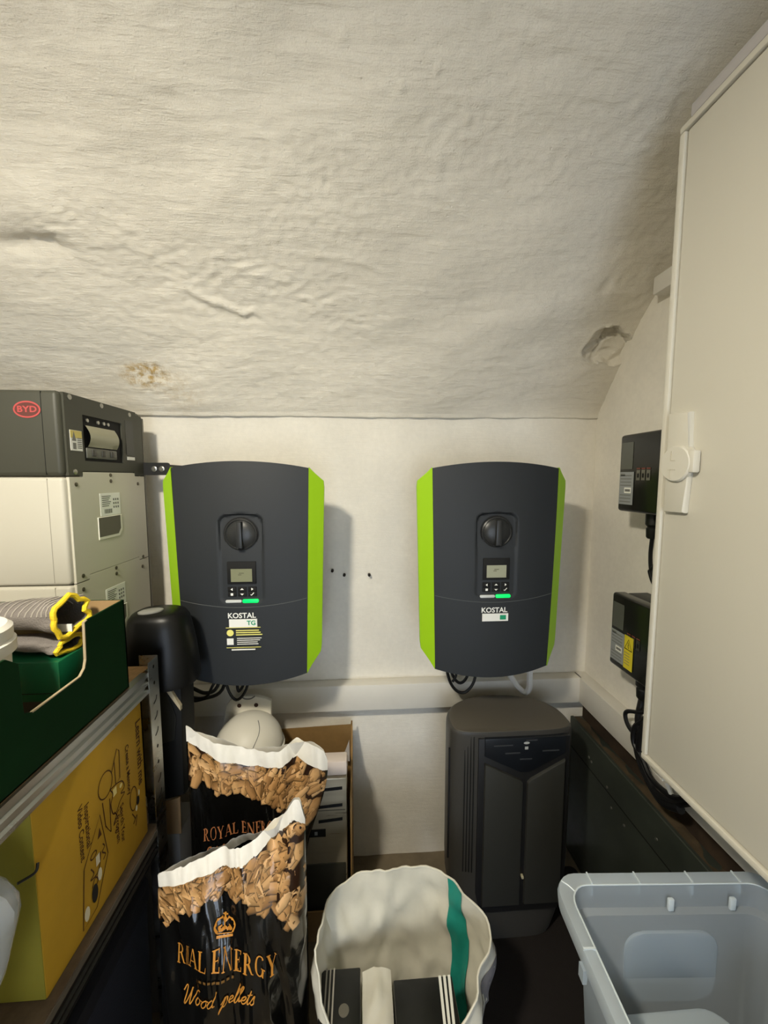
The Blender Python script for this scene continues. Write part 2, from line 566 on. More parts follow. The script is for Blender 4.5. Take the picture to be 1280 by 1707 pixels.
def inverter(cx, label, full_sticker):
    t = thing('solar_inverter', label, 'inverter', (cx, 1.197, 0.76), 'wall-mounted solar inverters')
    ZT, ZB = 1.304, 0.776
    hw = lambda z: 0.1515 + (0.1645 - 0.1515) * (z - ZB) / (ZT - ZB)
    def fy(x, z):
        w = hw(z)
        y = 0.946 + 0.016 * (x / w) ** 2 + 0.004 * ((z - 1.04) / 0.26) ** 2
        # recessed control field, deepest at the top
        dx = abs(x) - (0.053 - 0.016)
        top = 1.192 - 0.12 * x * x / 0.05
        dz = max(z - (top - 0.016), 0.972 + 0.016 - z)
        dd = math.hypot(max(dx, 0), max(dz, 0)) + min(max(dx, dz), 0) - 0.016
        y += (0.0022 + 0.006 * sstep(1.05, 1.19, z)) * (1 - sstep(-0.004, 0.002, dd))
        return y
    nx, nz = 90, 140
    bm = nb()
    vv = []
    for i in range(nx + 1):
        col_ = []
        for j in range(nz + 1):
            v = j / nz
            z0 = ZB + (ZT - ZB) * v
            w = hw(z0)
            u = -1 + 2 * i / nx
            arch = 1 - u * u
            z = z0 + (0.016 * arch * sstep(0.5, 1, v) if v > 0.5 else -0.020 * arch * sstep(0.5, 1, 1 - v))
            col_.append(bm.verts.new((cx + u * w, fy(u * w, z), z)))
        vv.append(col_)
    for i in range(nx):
        for j in range(nz):
            bm.faces.new((vv[i][j], vv[i + 1][j], vv[i + 1][j + 1], vv[i][j + 1]))
    # skirt back to the housing
    loop = [vv[i][0] for i in range(nx + 1)] + [vv[nx][j] for j in range(1, nz + 1)] + [vv[i][nz] for i in range(nx - 1, -1, -1)] + [vv[0][j] for j in range(nz - 1, 0, -1)]
    back = [bm.verts.new((v.co.x, 0.988, v.co.z)) for v in loop]
    for k in range(len(loop)):
        k2 = (k + 1) % len(loop)
        bm.faces.new((loop[k], back[k], back[k2], loop[k2]))
    O('cover', bm, m_dark, t, ang=40)
    O('housing', B(cx - 0.152, cx + 0.152, 1.0, 1.195, 0.80, 1.245, 0.012), m_dark, t)
    for s in (-1, 1):
        # lime side panel: bowed surface with cut corners
        prof = [(ZT + 0.002, 0.0), (1.292, 0.35), (1.272, 0.95), (1.255, 1.0), (0.84, 1.0), (0.822, 0.95), (0.795, 0.35), (ZB, 0.0)]
        bm = nb()
        rings = []
        for back_off in (0.0, 0.012):
            ring = []
            for z, e in prof:
                w = hw(z) + 0.0005
                ox = w + e * (0.0335 + 0.004 * (z - ZB))
                ring.append((cx + s * ox, 0.9635 + 0.030 * e + back_off, z))
            for z in (ZB + 0.1, ZB + 0.2, ZB + 0.3, ZB + 0.4):
                ring.append((cx + s * (hw(z) + 0.0005), 0.9635 + back_off, z))
            rings.append(ring)
        loft(bm, rings)
        O('side_panel', bm, m_green, t, smooth=False)
    # seam line between upper and lower cover
    pts = []
    for k in range(17):
        x = -0.155 + 0.31 * k / 16
        z = 0.976 - 0.016 * (1 - (x / 0.155) ** 2)
        pts.append((cx + x, fy(x, z) + 0.0004, z))
    O('seam', tube(nb(), pts, 0.0011, 6, 1, smooth=False), m_seam, t)
    zc, yc = 1.142, fy(0, 1.142)
    sw = O('rotary_switch', lathe(nb(), [(0.0395, 0.0), (0.0395, -0.004), (0.0365, -0.006), (0.0345, -0.004), (0.032, -0.006), (0.022, -0.010), (0.008, -0.012)], (cx, yc, zc), 'y', 32), m_knob, t)
    O('switch_grip', prism(nb(), [(cx - 0.0075, zc - 0.032), (cx + 0.0075, zc - 0.032), (cx + 0.006, zc + 0.032), (cx - 0.006, zc + 0.032)], 'y', yc - 0.021, yc - 0.005, 0.002), m_knob, sw)
    O('switch_groove', loft(nb(), [[(cx + r_ * math.cos(a), yc - 0.0006, zc + r_ * math.sin(a)) for a in [2 * math.pi * k / 32 for k in range(32)]] for r_ in (0.0395, 0.0425)], False, False), m_blackm, sw, smooth=False)
    yp = fy(0, 1.02) - 0.0008
    d = O('display', B(cx - 0.0345, cx + 0.0345, yp - 0.002, yp + 0.006, 1.020, 1.075, 0.0008), m_blackm, t)
    O('screen', B(cx - 0.0255, cx + 0.0255, yp - 0.0028, yp, 1.0255, 1.0575), m_lcd if full_sticker else m_lcd2, d, smooth=False)
    bm = nb()
    for xx, zz, l in ((0.0, 1.047, 0.012), (-0.004, 1.043, 0.008)):
        box(bm, cx + xx - l / 2, cx + xx + l / 2, yp - 0.0031, yp - 0.0027, zz - 0.0008, zz + 0.0008)
    O('screen_text', bm, M('lcd_text', (84, 84, 62), 0.5), d, smooth=False)
    sym = {(-1, 0): [[(-0.003, 0), (0.002, 0.0035), (0.002, -0.0035)]], (0, 0): [[(-0.0045, -0.0015), (0.0045, -0.0015), (0, 0.003)]],
           (1, 0): [[(0.003, 0), (-0.002, 0.0035), (-0.002, -0.0035)]], (-1, 1): [rect(-0.003, 0.003, -0.003, 0.003)],
           (0, 1): [[(-0.0045, 0.0015), (0.0045, 0.0015), (0, -0.003)]], (1, 1): ribbon([(-0.004, -0.001), (-0.002, -0.003), (0.004, 0.0035)], 0.002, smooth=False)}
    for r_ in (0, 1):
        for c_ in (-1, 0, 1):
            bx, bz = cx + c_ * 0.0245, 1.0065 - r_ * 0.0125
            b = O('button', B(bx - 0.010, bx + 0.010, yp - 0.0018, yp + 0.004, bz - 0.0055, bz + 0.0055, 0.0006), m_blackm, t)
            O('button_symbol', polys2d(nb(), sym[(c_, r_)], lambda x, y: (bx + x, yp - 0.0022, bz + y)), m_white, b, smooth=False)
    yl = fy(0, 0.976)
    O('status_bar', prism(nb(), rrect(cx - 0.041, cx - 0.002, 0.9725, 0.9795, 0.003), 'y', yl - 0.0025, yl + 0.004, 0.0006), m_ledoff, t)
    O('status_light', prism(nb(), rrect(cx + 0.000, cx + 0.039, 0.9715, 0.9805, 0.0035), 'y', yl - 0.0025, yl + 0.004, 0.0006), m_led, t)
    yt = lambda x, z: fy(x, z) - 0.0012
    lx = 0.0
    O('maker_logo', polys2d(nb(), text2d('KOSTAL', 0.0185, 0.022, 1.0), lambda x, y: (cx + x * 1.0 - 0.003, yt(x, 0.94) - 0.0003, 0.9395 + y)), m_white, t, smooth=False)
    st = O('sticker', B(cx - 0.034, cx + 0.034, yt(0, .92) - 0.0004, yt(0.034, .92) + 0.001, 0.9105, 0.9305), m_white, t, smooth=False)
    ys = yt(0, .92) - 0.0008
    if full_sticker:
        O('sticker_mark', polys2d(nb(), text2d('TG', 0.016, 0.03), lambda x, y: (cx + 0.020 + x, ys, 0.9205 + y)), m_grn, st, smooth=False)
        bm = nb()
        for z_, l, x_ in ((0.9095, 0.084, 0.0), (0.8585, 0.084, 0.0)):
            box(bm, cx + x_ - l / 2, cx + x_ + l / 2, ys - 0.0002, ys + 0.001, z_ - 0.0006, z_ + 0.0006)
        for z_, w_ in ((0.902, 0.056), (0.8965, 0.060), (0.891, 0.064)):
            box(bm, cx - 0.018, cx - 0.018 + w_, ys - 0.0002, ys + 0.001, z_ - 0.0012, z_ + 0.0012)
        note = O('notice_print', bm, m_yel, t, smooth=False)
        O('notice_seal', polys2d(nb(), [disc(cx - 0.032, 0.8965, 0.0085, 18)], lambda x, y: (x, ys, y)), m_yel, note, smooth=False)
        bm = nb()
        for z_, w_ in ((0.882, 0.060), (0.877, 0.056), (0.872, 0.050), (0.867, 0.052)):
            box(bm, cx - 0.016, cx - 0.016 + w_, ys - 0.0002, ys + 0.001, z_ - 0.0008, z_ + 0.0008)
        box(bm, cx - 0.030, cx + 0.028, ys - 0.0002, ys + 0.001, 0.8515, 0.8545)
        box(bm, cx - 0.0405, cx - 0.0245, ys - 0.0002, ys + 0.001, 0.866, 0.882)
        O('notice_text', bm, m_white, note, smooth=False)
    else:
        O('sticker_mark', polys2d(nb(), [rect(cx + 0.012, cx + 0.028, 0.9145, 0.9265)], lambda x, y: (x, ys, y)), m_grn, st, smooth=False)
    # connector glands and leads underneath
    for gx in ((-0.10, -0.07, 0.03, 0.05) if full_sticker else (-0.10, -0.07, -0.02, 0.02)):
        O('gland', lathe(nb(), [(0.010, 0.765), (0.012, 0.775), (0.012, 0.80), (0.012, 0.805)], (cx + gx, 1.10, 0), 'z', 12), m_black, t)
    return t

inv1 = inverter(-0.2905, 'dark solar inverter with lime sides and long printed notice, beside the battery tower', True)
inv2 = inverter(0.3475, 'dark solar inverter with lime sides and bright grey display, above the black dehumidifier', False)

def cable(pts, parent, r=0.0045, mat=None, name='cable'):
    return O(name, tube(nb(), pts, r, 8, 6), mat or m_cable, parent)

cable([(-0.385, 1.10, 0.77), (-0.384, 1.08, 0.69), (-0.356, 1.075, 0.645), (-0.326, 1.08, 0.685), (-0.335, 1.10, 0.77)], inv1, 0.004)
cable([(-0.36, 1.10, 0.77), (-0.358, 1.09, 0.70), (-0.352, 1.085, 0.665), (-0.335, 1.09, 0.70), (-0.34, 1.10, 0.77)], inv1, 0.004)
cable([(-0.39, 1.10, 0.77), (-0.41, 1.08, 0.685), (-0.44, 1.07, 0.672), (-0.48, 1.07, 0.69), (-0.515, 1.08, 0.69), (-0.53, 1.09, 0.66)], inv1, 0.005)
cable([(-0.38, 1.11, 0.77), (-0.40, 1.09, 0.67), (-0.45, 1.075, 0.652), (-0.50, 1.075, 0.645), (-0.54, 1.09, 0.63)], inv1, 0.005)
cable([(-0.375, 1.12, 0.77), (-0.415, 1.07, 0.70), (-0.44, 1.07, 0.66), (-0.49, 1.08, 0.66), (-0.53, 1.09, 0.70)], inv1, 0.004)
cable([(0.25, 1.10, 0.77), (0.262, 1.09, 0.685), (0.285, 1.085, 0.645), (0.316, 1.085, 0.640), (0.343, 1.09, 0.68), (0.345, 1.10, 0.77)], inv2, 0.0045)
cable([(0.26, 1.11, 0.77), (0.275, 1.10, 0.69), (0.30, 1.095, 0.662), (0.325, 1.10, 0.69), (0.33, 1.11, 0.77)], inv2, 0.0045)
cable([(0.30, 1.10, 0.77), (0.285, 1.09, 0.69), (0.275, 1.09, 0.67)], inv2, 0.004)
cable([(0.515, 1.10, 0.77), (0.517, 1.10, 0.68), (0.519, 1.105, 0.635), (0.512, 1.115, 0.612), (0.495, 1.135, 0.622), (0.47, 1.15, 0.66), (0.44, 1.165, 0.70), (0.435, 1.17, 0.77)], inv2, 0.009, m_wcable)

# ------------------------------------------------------------------ battery tower
m_bcu = M('battery_head_grey', (66, 66, 56), 0.5, bump=0.06, bscale=700)
m_bat = M('battery_white', (198, 194, 180), 0.4)
m_batside = M('battery_side_white', (204, 200, 184), 0.45)
m_red = M('logo_red', (186, 82, 80), 0.5)
m_redf = M('logo_red_fill', (100, 58, 52), 0.5)
m_post = M('bracket_black', (30, 30, 30), 0.5)
m_rail = M('grey_rail', (120, 116, 106), 0.5)
X0, X1, Y0, Y1 = -1.175, -0.590, 0.812, 1.102
bt = thing('battery_tower', 'stacked white battery tower with dark grey head unit and red oval badge', 'battery', ((X0 + X1) / 2, (Y0 + Y1) / 2, 0))
O('plinth', B(X0 + 0.02, X1 - 0.02, Y0 + 0.02, Y1 - 0.02, 0.0, 0.164, 0.006), m_bcu, bt)
H = 0.2235
seams = [1.282 - H * k for k in range(6)]
def side_poly(zb, zt, last=False):
    n = 0.011
    step = [(Y0 + 0.052, 0), (Y0 + 0.052, n), (Y1 - 0.048, n), (Y1 - 0.048, 0.002), (Y1 - 0.004, 0.002)]
    bot = [(Y0 + 0.012, zb + 0.001)] + [(y, zb + d + 0.001) for y, d in step]
    top = [(y, zt + d - 0.001) for y, d in step[::-1]] + [(Y0 + 0.012, zt - 0.001)]
    return bot + top
for k in range(5):
    zt, zb = seams[k], seams[k + 1]
    m_ = O('module', B(X0, X1 - 0.004, Y0, Y1, zb + 0.0006, zt - 0.0012, 0.007, 3), m_bat, bt)
    O('side_plate', prism(nb(), side_poly(zb, zt), 'x', X1 - 0.006, X1, 0.0008), m_batside, m_, smooth=False)
    O('corner_line', B(X1 - 0.0345, X1 - 0.0335, Y0 - 0.0004, Y0 + 0.002, zb + 0.006, zt - 0.004), M('panel_gap', (150, 146, 132), 0.7), m_, smooth=False)
    if k < 2:
        for yy, zz in ((Y0 + 0.030, zt - 0.016), (0.955, zt - 0.010), (Y1 - 0.036, zt - 0.018), (0.955, zt + 0.004 if k else zt + 0.004), (Y0 + 0.032, zb + 0.013), (Y1 - 0.030, zb + 0.008)):
            O('screw', lathe(nb(), [(0.0045, 0.0), (0.0045, 0.0012), (0.003, 0.0018)], (X1 - 0.0002, yy, zz), 'x', 10), M('dark_screw', (96, 90, 78), 0.4, metal=0.6) if yy else None, m_)
        # rating label with fine print
        lz = zt - 0.038
        lb = O('rating_label', B(X1 - 0.001, X1 + 0.0006, 0.912, 0.985, lz - 0.052, lz), m_white, m_, smooth=False)
        bm = nb()
        for q in range(6):
            box(bm, X1, X1 + 0.0009, 0.918, 0.950 - 0.004 * (q % 3), lz - 0.008 - q * 0.0045, lz - 0.006 - q * 0.0045)
        for q in range(9):
            box(bm, X1, X1 + 0.0009, 0.925 + q * 0.0032, 0.9265 + q * 0.0032 + (q % 2) * 0.0008, lz - 0.047, lz - 0.037)
        for r_ in range(3):
            for c_ in range(3):
                box(bm, X1, X1 + 0.0009, 0.958 + c_ * 0.008, 0.9625 + c_ * 0.008, lz - 0.018 - r_ * 0.009, lz - 0.013 - r_ * 0.009)
        O('label_print', bm, m_greyprint, lb, smooth=False)
        # grip: raised plates, recess shade and rim highlight put into the colour
        hz = zt - 0.096
        pl = [(0.902, hz - 0.041), (0.970, hz - 0.041), (0.980, hz - 0.029), (0.980, hz + 0.003), (0.902, hz + 0.003)]
        rim = O('grip_rim', prism(nb(), [(0.901, hz - 0.047), (0.975, hz - 0.047), (0.987, hz - 0.033), (0.987, hz + 0.004), (0.901, hz + 0.004)], 'x', X1 - 0.001, X1 + 0.0016, 0.0006), M('grip_highlight', (240, 237, 225), 0.4), m_, smooth=False)
        O('grip_pocket', prism(nb(), pl, 'x', X1 - 0.001, X1 + 0.0020), M('grip_shade', (104, 100, 90), 0.8), rim, smooth=False)
# head unit
head = O('head_unit', B(X0, X1 - 0.004, Y0, Y1, 1.2832, 1.4525, 0.009, 3), m_bcu, bt)
n = 0.011
wy0, wy1, wz0, wz1 = 0.874, 1.010, 1.316, 1.414
ol = [(Y0 + 0.012, 1.2838), (Y0 + 0.052, 1.2838), (Y0 + 0.052, 1.2832 + n), (Y1 - 0.048, 1.2832 + n), (Y1 - 0.048, 1.286), (Y1 - 0.004, 1.286), (Y1 - 0.004, 1.443), (Y1 - 0.03, 1.443), (Y1 - 0.03, 1.451), (Y0 + 0.012, 1.451)]
# side plate with a breaker window: four pieces around the opening
bm = nb()
prism(bm, [ol[0], ol[1], ol[2], (wy0, ol[2][1]), (wy0, 1.451), ol[9]], 'x', X1 - 0.006, X1)
prism(bm, [(wy1, ol[3][1]), ol[3], ol[4], ol[5], ol[6], ol[7], ol[8], (wy1, 1.451)], 'x', X1 - 0.006, X1)
prism(bm, [(wy0, ol[2][1]), (wy1, ol[2][1]), (wy1, wz0), (wy0, wz0)], 'x', X1 - 0.006, X1)
prism(bm, [(wy0, wz1), (wy1, wz1), (wy1, 1.451), (wy0, 1.451)], 'x', X1 - 0.006, X1)
O('side_plate', bm, m_bcu, head, smooth=False)
O('breaker_well', B(X1 - 0.0045, X1 - 0.0036, wy0, wy1, wz0, wz1), m_blackm, head, smooth=False)
O('corner_line', B(X1 - 0.0345, X1 - 0.0335, Y0 - 0.0004, Y0 + 0.002, 1.286, 1.449), m_black, head, smooth=False)
O('breaker_body', B(X1 - 0.006, X1 + 0.001, 0.880, 0.985, 1.322, 1.345, 0.003), M('breaker_grey', (98, 98, 90), 0.4), bt)
bm = nb()
for q in range(3):
    box(bm, X1 + 0.001, X1 + 0.003, 0.895 + q * 0.032, 0.907 + q * 0.032, 1.327, 1.341, 0.002)
O('breaker_latch', bm, M('latch_grey', (60, 60, 55), 0.4), bt)
# smoky breaker flap, bulging
bm = nb()
def flap(u, v):
    y = 0.884 + 0.100 * u + 0.006 * v * 0
    z = 1.347 + 0.046 * v
    return (X1 - 0.002 + 0.010 * math.sin(math.pi * min(1, v * 0.9 + 0.1)) , y, z)
grid(bm, flap, 10, 10)
O('breaker_flap', bm, M('flap_plastic', (150, 148, 122), 0.15, coat=0.5), bt)
bm = nb()
for yy in (0.890, 0.925, 0.945, 0.96):
    lathe(bm, [(0.004, 0.0), (0.004, 0.003)], (X1 - 0.003, yy, 1.404), 'x', 8)
O('terminal_screw', bm, m_screw, bt)
lb = O('warning_label', B(X1 - 0.001, X1 + 0.0006, 0.834, 0.868, 1.336, 1.378), m_white, head, smooth=False)
bm = nb()
box(bm, X1, X1 + 0.0009, 0.8345, 0.8675, 1.362, 1.3775)
O('label_band', bm, M('label_yellow', (206, 190, 110), 0.6), lb, smooth=False)
bm = polys2d(nb(), [[(0.838, 1.356), (0.850, 1.356), (0.844, 1.376)]] + [rect(0.840, 0.849, 1.339, 1.352)] + [rect(0.853, 0.866, 1.341 + 0.004 * q, 1.343 + 0.004 * q) for q in range(6)], lambda y, z: (X1 + 0.0012, y, z))
O('label_print', bm, m_greyprint, lb, smooth=False)
O('status_panel', B(X1 - 0.001, X1 + 0.0008, 1.024, 1.056, 1.338, 1.424), M('panel_dark', (58, 58, 53), 0.35), head, smooth=False)
O('serial_label', B(X1 - 0.001, X1 + 0.0009, 1.026, 1.058, 1.325, 1.333), m_white, head, smooth=False)
for yy, zz in ((0.840, 1.444), (0.938, 1.444), (1.045, 1.441), (0.842, 1.292)):
    O('screw', lathe(nb(), [(0.0055, 0.0), (0.0055, 0.0015), (0.003, 0.002)], (X1 - 0.0002, yy, zz), 'x', 12), m_screw, head)
bx, bz = -0.6505, 1.4135
lg = O('badge', polys2d(nb(), [disc(bx, bz, 0.0245, 36, 0.0155)], lambda x, z: (x, Y0 - 0.0006, z)), m_redf, head, smooth=False)
O('badge_ring', polys2d(nb(), ringpoly(bx, bz, 0.0255, 0.0165, 0.0030, 40), lambda x, z: (x, Y0 - 0.0010, z)), m_red, lg, smooth=False)
O('badge_letters', polys2d(nb(), text2d('BYD', 0.0165, 0.028, 1.05), lambda x, y: (bx + x * 1.15, Y0 - 0.0010, bz + y)), m_red, lg, smooth=False)
# rear rail and wall bracket
O('rear_rail', B(-0.603, -0.591, 1.1025, 1.110, 0.0, 1.44), m_rail, bt, smooth=False)
br = O('wall_bracket', prism(nb(), rrect(-0.604, -0.522, 1.287, 1.321, 0.006), 'y', 1.098, 1.103), m_post, bt)
O('bracket_foot', B(-0.54, -0.53, 1.103, 1.198, 1.292, 1.316), m_post, br, smooth=False)
for xx in (-0.562, -0.542):
    O('bolt', lathe(nb(), [(0.0075, 1.0985), (0.0075, 1.0965), (0.005, 1.0955), (0.004, 1.0935)], (xx, 0, 1.304), 'y', 12), m_screw, br)

# ------------------------------------------------------------------ meter cabinet on the right wall
cb = thing('meter_cabinet', 'large white steel meter cabinet with round latch on the right wall', 'cabinet', (0.65, 0.25, 0.745))
CY0, CY1, CZ0, CZ1 = -0.16, 0.660, 0.747, 1.857
O('body', B(0.552, 0.7538, CY0, CY1, CZ0, CZ1, 0.003), m_cab, cb)
bm = nb()
for (a0, a1, b0, b1) in ((CY0, CY1, CZ1 - 0.011, CZ1), (CY0, CY1, CZ0, CZ0 + 0.011), (CY1 - 0.011, CY1, CZ0 + 0.0112, CZ1 - 0.0112), (CY0, CY0 + 0.011, CZ0 + 0.0112, CZ1 - 0.0112)):
    box(bm, 0.5335, 0.5525, a0, a1, b0, b1, 0.0025)
O('door_frame', bm, m_cab, cb)
O('door_gap', B(0.545, 0.552, CY0 + 0.010, CY1 - 0.010, CZ0 + 0.010, CZ1 - 0.010), M('door_gap', (112, 106, 90), 0.8), cb, smooth=False)
door = O('door', B(0.5375, 0.545, CY0 + 0.0135, CY1 - 0.0135, CZ0 + 0.0135, CZ1 - 0.0135, 0.002), m_cab, cb)
lt = O('latch_plate', prism(nb(), [(0.638, 1.389), (0.596, 1.386), (0.596, 1.330), (0.588, 1.322), (0.592, 1.280), (0.595, 1.222), (0.637, 1.221)], 'x', 0.5275, 0.538, 0.003), m_cab, door)
O('latch_knob', lathe(nb(), [(0.030, 0.530), (0.030, 0.524), (0.028, 0.5215), (0.006, 0.521)], (0, 0.612, 1.303), 'x', 28), m_cab, door)
bm = nb()
box(bm, 0.5205, 0.5212, 0.618, 0.619, 1.308, 1.324)
box(bm, 0.5205, 0.5212, 0.610, 0.619, 1.308, 1.309)
box(bm, 0.5205, 0.5212, 0.618, 0.619, 1.278, 1.294)
box(bm, 0.5205, 0.5212, 0.609, 0.624, 1.2925, 1.2935)
O('latch_mark', bm, M('latch_mark', (196, 190, 172), 0.6), door, smooth=False)
O('latch_tab', B(0.523, 0.536, 0.577, 0.590, 1.288, 1.324, 0.003), m_cab, door)
O('foot_profile', B(0.553, 0.60, 0.628, 0.657, 0.722, 0.748, 0.002), m_cab, cb)
O('top_strip', B(0.534, 0.62, CY0, 0.640, 1.8572, 1.876, 0.0015), M('grey_strip', (190, 186, 186), 0.5), cb)

# ------------------------------------------------------------------ junction boxes with smoky lids
m_smoke = M('smoky_lid', (30, 31, 27), 0.24, coat=0.1)
m_jb = M('box_black', (22, 23, 21), 0.45)
m_lblue = M('label_silver', (150, 154, 156), 0.4)
def jbox(z0, z1, label, warn):
    t = thing('junction_box', label, 'junction box', (0.754, 0.83, z0), 'smoky junction boxes on the right wall')
    y0, y1, xf = 0.725, 0.945, 0.658
    O('base', B(xf + 0.035, 0.7535, y0 + 0.003, y1 - 0.003, z0 + 0.003, z1 - 0.003, 0.006), m_jb, t)
    O('lid', B(xf, xf + 0.036, y0, y1, z0, z1, 0.008, 3), m_smoke, t)
    xs = xf - 0.0006
    def flat(name, polys, mat, dx=0.0, parent=t):
        return O(name, polys2d(nb(), polys, lambda y, z: (xs - dx, y, z)), mat, parent, smooth=False)
    flat('window_print', [rect(0.895, 0.936, z0 + 0.105, z0 + 0.170)], M('lid_pane', (92, 94, 88), 0.25))
    lb = flat('rating_label', [rect(0.888, 0.937, z0 + 0.018, z0 + 0.098)], m_lblue, 0.0006)
    L = [rect(0.895, 0.934, z0 + 0.024 + 0.008 * q, z0 + 0.0262 + 0.008 * q) for q in range(9) if q not in (3, 4)] + [rect(0.918, 0.934, z0 + 0.088, z0 + 0.094)]
    flat('label_print', L, m_greyprint, 0.0010, lb)
    flat('serial_label', [rect(0.894, 0.918, z0 + 0.046, z0 + 0.060)], m_white, 0.0014, lb)
    flat('serial_print', [rect(0.897, 0.915, z0 + 0.050, z0 + 0.056)], m_greyprint, 0.0017, lb)
    for k, yy in enumerate((0.874, 0.858, 0.842)):
        br_ = flat('breaker', [rect(yy - 0.006, yy + 0.006, z0 + 0.078, z0 + 0.102)], M('breaker_light', (108, 106, 96), 0.4) if not warn else M('breaker_dim', (58, 56, 50), 0.4), 0.0004)
        flat('breaker_toggle', [rect(yy - 0.003, yy + 0.003, z0 + 0.084, z0 + 0.094)], m_blackm, 0.0008, br_)
        flat('breaker_stripe', [rect(yy - 0.006, yy + 0.006, z0 + 0.104, z0 + 0.107)], M('stripe_red', (120, 62, 52), 0.5), 0.0004)
    if warn:
        w = flat('warning_label', [rect(0.856, 0.887, z0 + 0.016, z0 + 0.100)], M('warning_yellow', (226, 208, 50), 0.5), 0.0010)
        tri = [(0.8595, z0 + 0.066), (0.8845, z0 + 0.066), (0.872, z0 + 0.092)]
        flat('warning_triangle', ribbon(tri + tri[:2], 0.0022, smooth=False), m_black, 0.0014, w)
        flat('warning_bolt', ribbon([(0.8735, z0 + 0.084), (0.8705, z0 + 0.077), (0.8735, z0 + 0.0775), (0.871, z0 + 0.069)], 0.0018, smooth=False), m_black, 0.0014, w)
        flat('warning_print', [rect(0.866, 0.884, z0 + 0.028 + 0.007 * q, z0 + 0.0295 + 0.007 * q) for q in range(5)], m_greyprint, 0.0014, w)
    return t
jb1 = jbox(1.196, 1.386, 'upper smoky black junction box with silver rating label on the right wall', False)
jb2 = jbox(0.792, 0.984, 'lower smoky black junction box with yellow warning label on the right wall', True)
for jb, z in ((jb1, 1.196), (jb2, 0.792)):
    for yy, l in ((0.872, 0.062), (0.838, 0.075)):
        O('gland', lathe(nb(), [(0.010, -l), (0.013, -l + 0.004), (0.014, -l * 0.6), (0.011, -l * 0.55), (0.016, -l * 0.45), (0.016, 0.004)], (0.70, yy, z), 'z', 12), m_jb, jb)
    cable([(0.70, 0.872, z - 0.06), (0.70, 0.874, z - 0.10), (0.70, 0.868, z - 0.14), (0.70, 0.845, z - 0.175), (0.705, 0.81, z - 0.19)], jb, 0.0045)
cable([(0.70, 0.838, 1.125), (0.70, 0.845, 1.09), (0.70, 0.868, 1.06), (0.70, 0.872, 1.05), (0.70, 0.85, 1.02), (0.705, 0.80, 1.0)], jb1, 0.0045)
cable([(0.72, 0.80, 1.13), (0.72, 0.84, 1.08), (0.72, 0.845, 1.04), (0.72, 0.80, 1.01)], jb1, 0.004, m_wcable)
cable([(0.70, 0.838, 0.72), (0.69, 0.865, 0.70), (0.685, 0.905, 0.675), (0.685, 0.895, 0.645), (0.69, 0.86, 0.63)], jb2, 0.005)
cable([(0.70, 0.838, 0.72), (0.69, 0.85, 0.69), (0.685, 0.872, 0.655), (0.685, 0.872, 0.615), (0.685, 0.84, 0.595), (0.68, 0.80, 0.575), (0.68, 0.74, 0.585), (0.68, 0.70, 0.62)], jb2, 0.006)
cable([(0.70, 0.872, 0.73), (0.69, 0.868, 0.68), (0.69, 0.858, 0.65), (0.69, 0.868, 0.61), (0.685, 0.84, 0.575), (0.68, 0.79, 0.555), (0.68, 0.74, 0.572), (0.68, 0.70, 0.61)], jb2, 0.008)
cable([(0.70, 0.84, 0.72), (0.69, 0.85, 0.66), (0.69, 0.855, 0.60), (0.685, 0.82, 0.565), (0.68, 0.77, 0.55), (0.68, 0.72, 0.575)], jb2, 0.010)
cable([(0.71, 0.84, 0.73), (0.70, 0.846, 0.69), (0.695, 0.84, 0.655)], jb2, 0.004, M('cream_cable', (200, 186, 140), 0.5))
cable([(0.68, 0.76, 0.60), (0.68, 0.74, 0.585), (0.68, 0.715, 0.60)], jb2, 0.005, m_wcable)

# ------------------------------------------------------------------ dark steel tank along the right wall
m_tank = M('tank_paint', (58, 63, 56), 0.42, var=0.35, vscale=6, rvar=0.12)
m_rust = M('rusty_ledge', (84, 70, 50), 0.85, var=0.5, vscale=14, bump=0.5, bscale=80)
tk = thing('steel_tank', 'low dark painted steel tank with rusty ledge along the right wall', 'tank', (0.73, 0.7, 0))
O('side_plate', B(0.709, 0.7535, 0.12, 1.196, 0.0, 0.474, 0.002), m_tank, tk)
O('upper_flap', prism(nb(), [(0.7088, 0.384), (0.7030, 0.386), (0.7030, 0.481), (0.7050, 0.483), (0.7125, 0.483), (0.7125, 0.384)], 'y', 0.12, 1.185), m_tank, tk, smooth=False)
O('flap_seam', B(0.7078, 0.7092, 0.12, 1.185, 0.376, 0.384), m_blackm, tk, smooth=False)
O('back_board', B(0.7470, 0.7536, 0.12, 1.19, 0.474, 0.547), M('dirty_board', (58, 44, 30), 0.9, var=0.5, vscale=18), tk, smooth=False)
def ledge(u, v):
    y, x = 0.12 + 1.07 * u, 0.712 + 0.0413 * v
    return (x, y, 0.476 + 0.004 * FB(y * 12, x * 30, 2) - 0.002 * v)
O('ledge', grid(nb(), ledge, 60, 6), m_rust, tk)
for yy, zz in ((1.075, 0.419), (1.062, 0.414), (0.986, 0.396), (0.972, 0.344), (0.919, 0.342), (0.804, 0.419)):
    xx = 0.7030 if zz > 0.386 else 0.709
    O('rivet', lathe(nb(), [(0.004, xx + 0.0005), (0.0038, xx - 0.0012), (0.0015, xx - 0.002)], (0, yy, zz), 'x', 10), m_screw, tk)

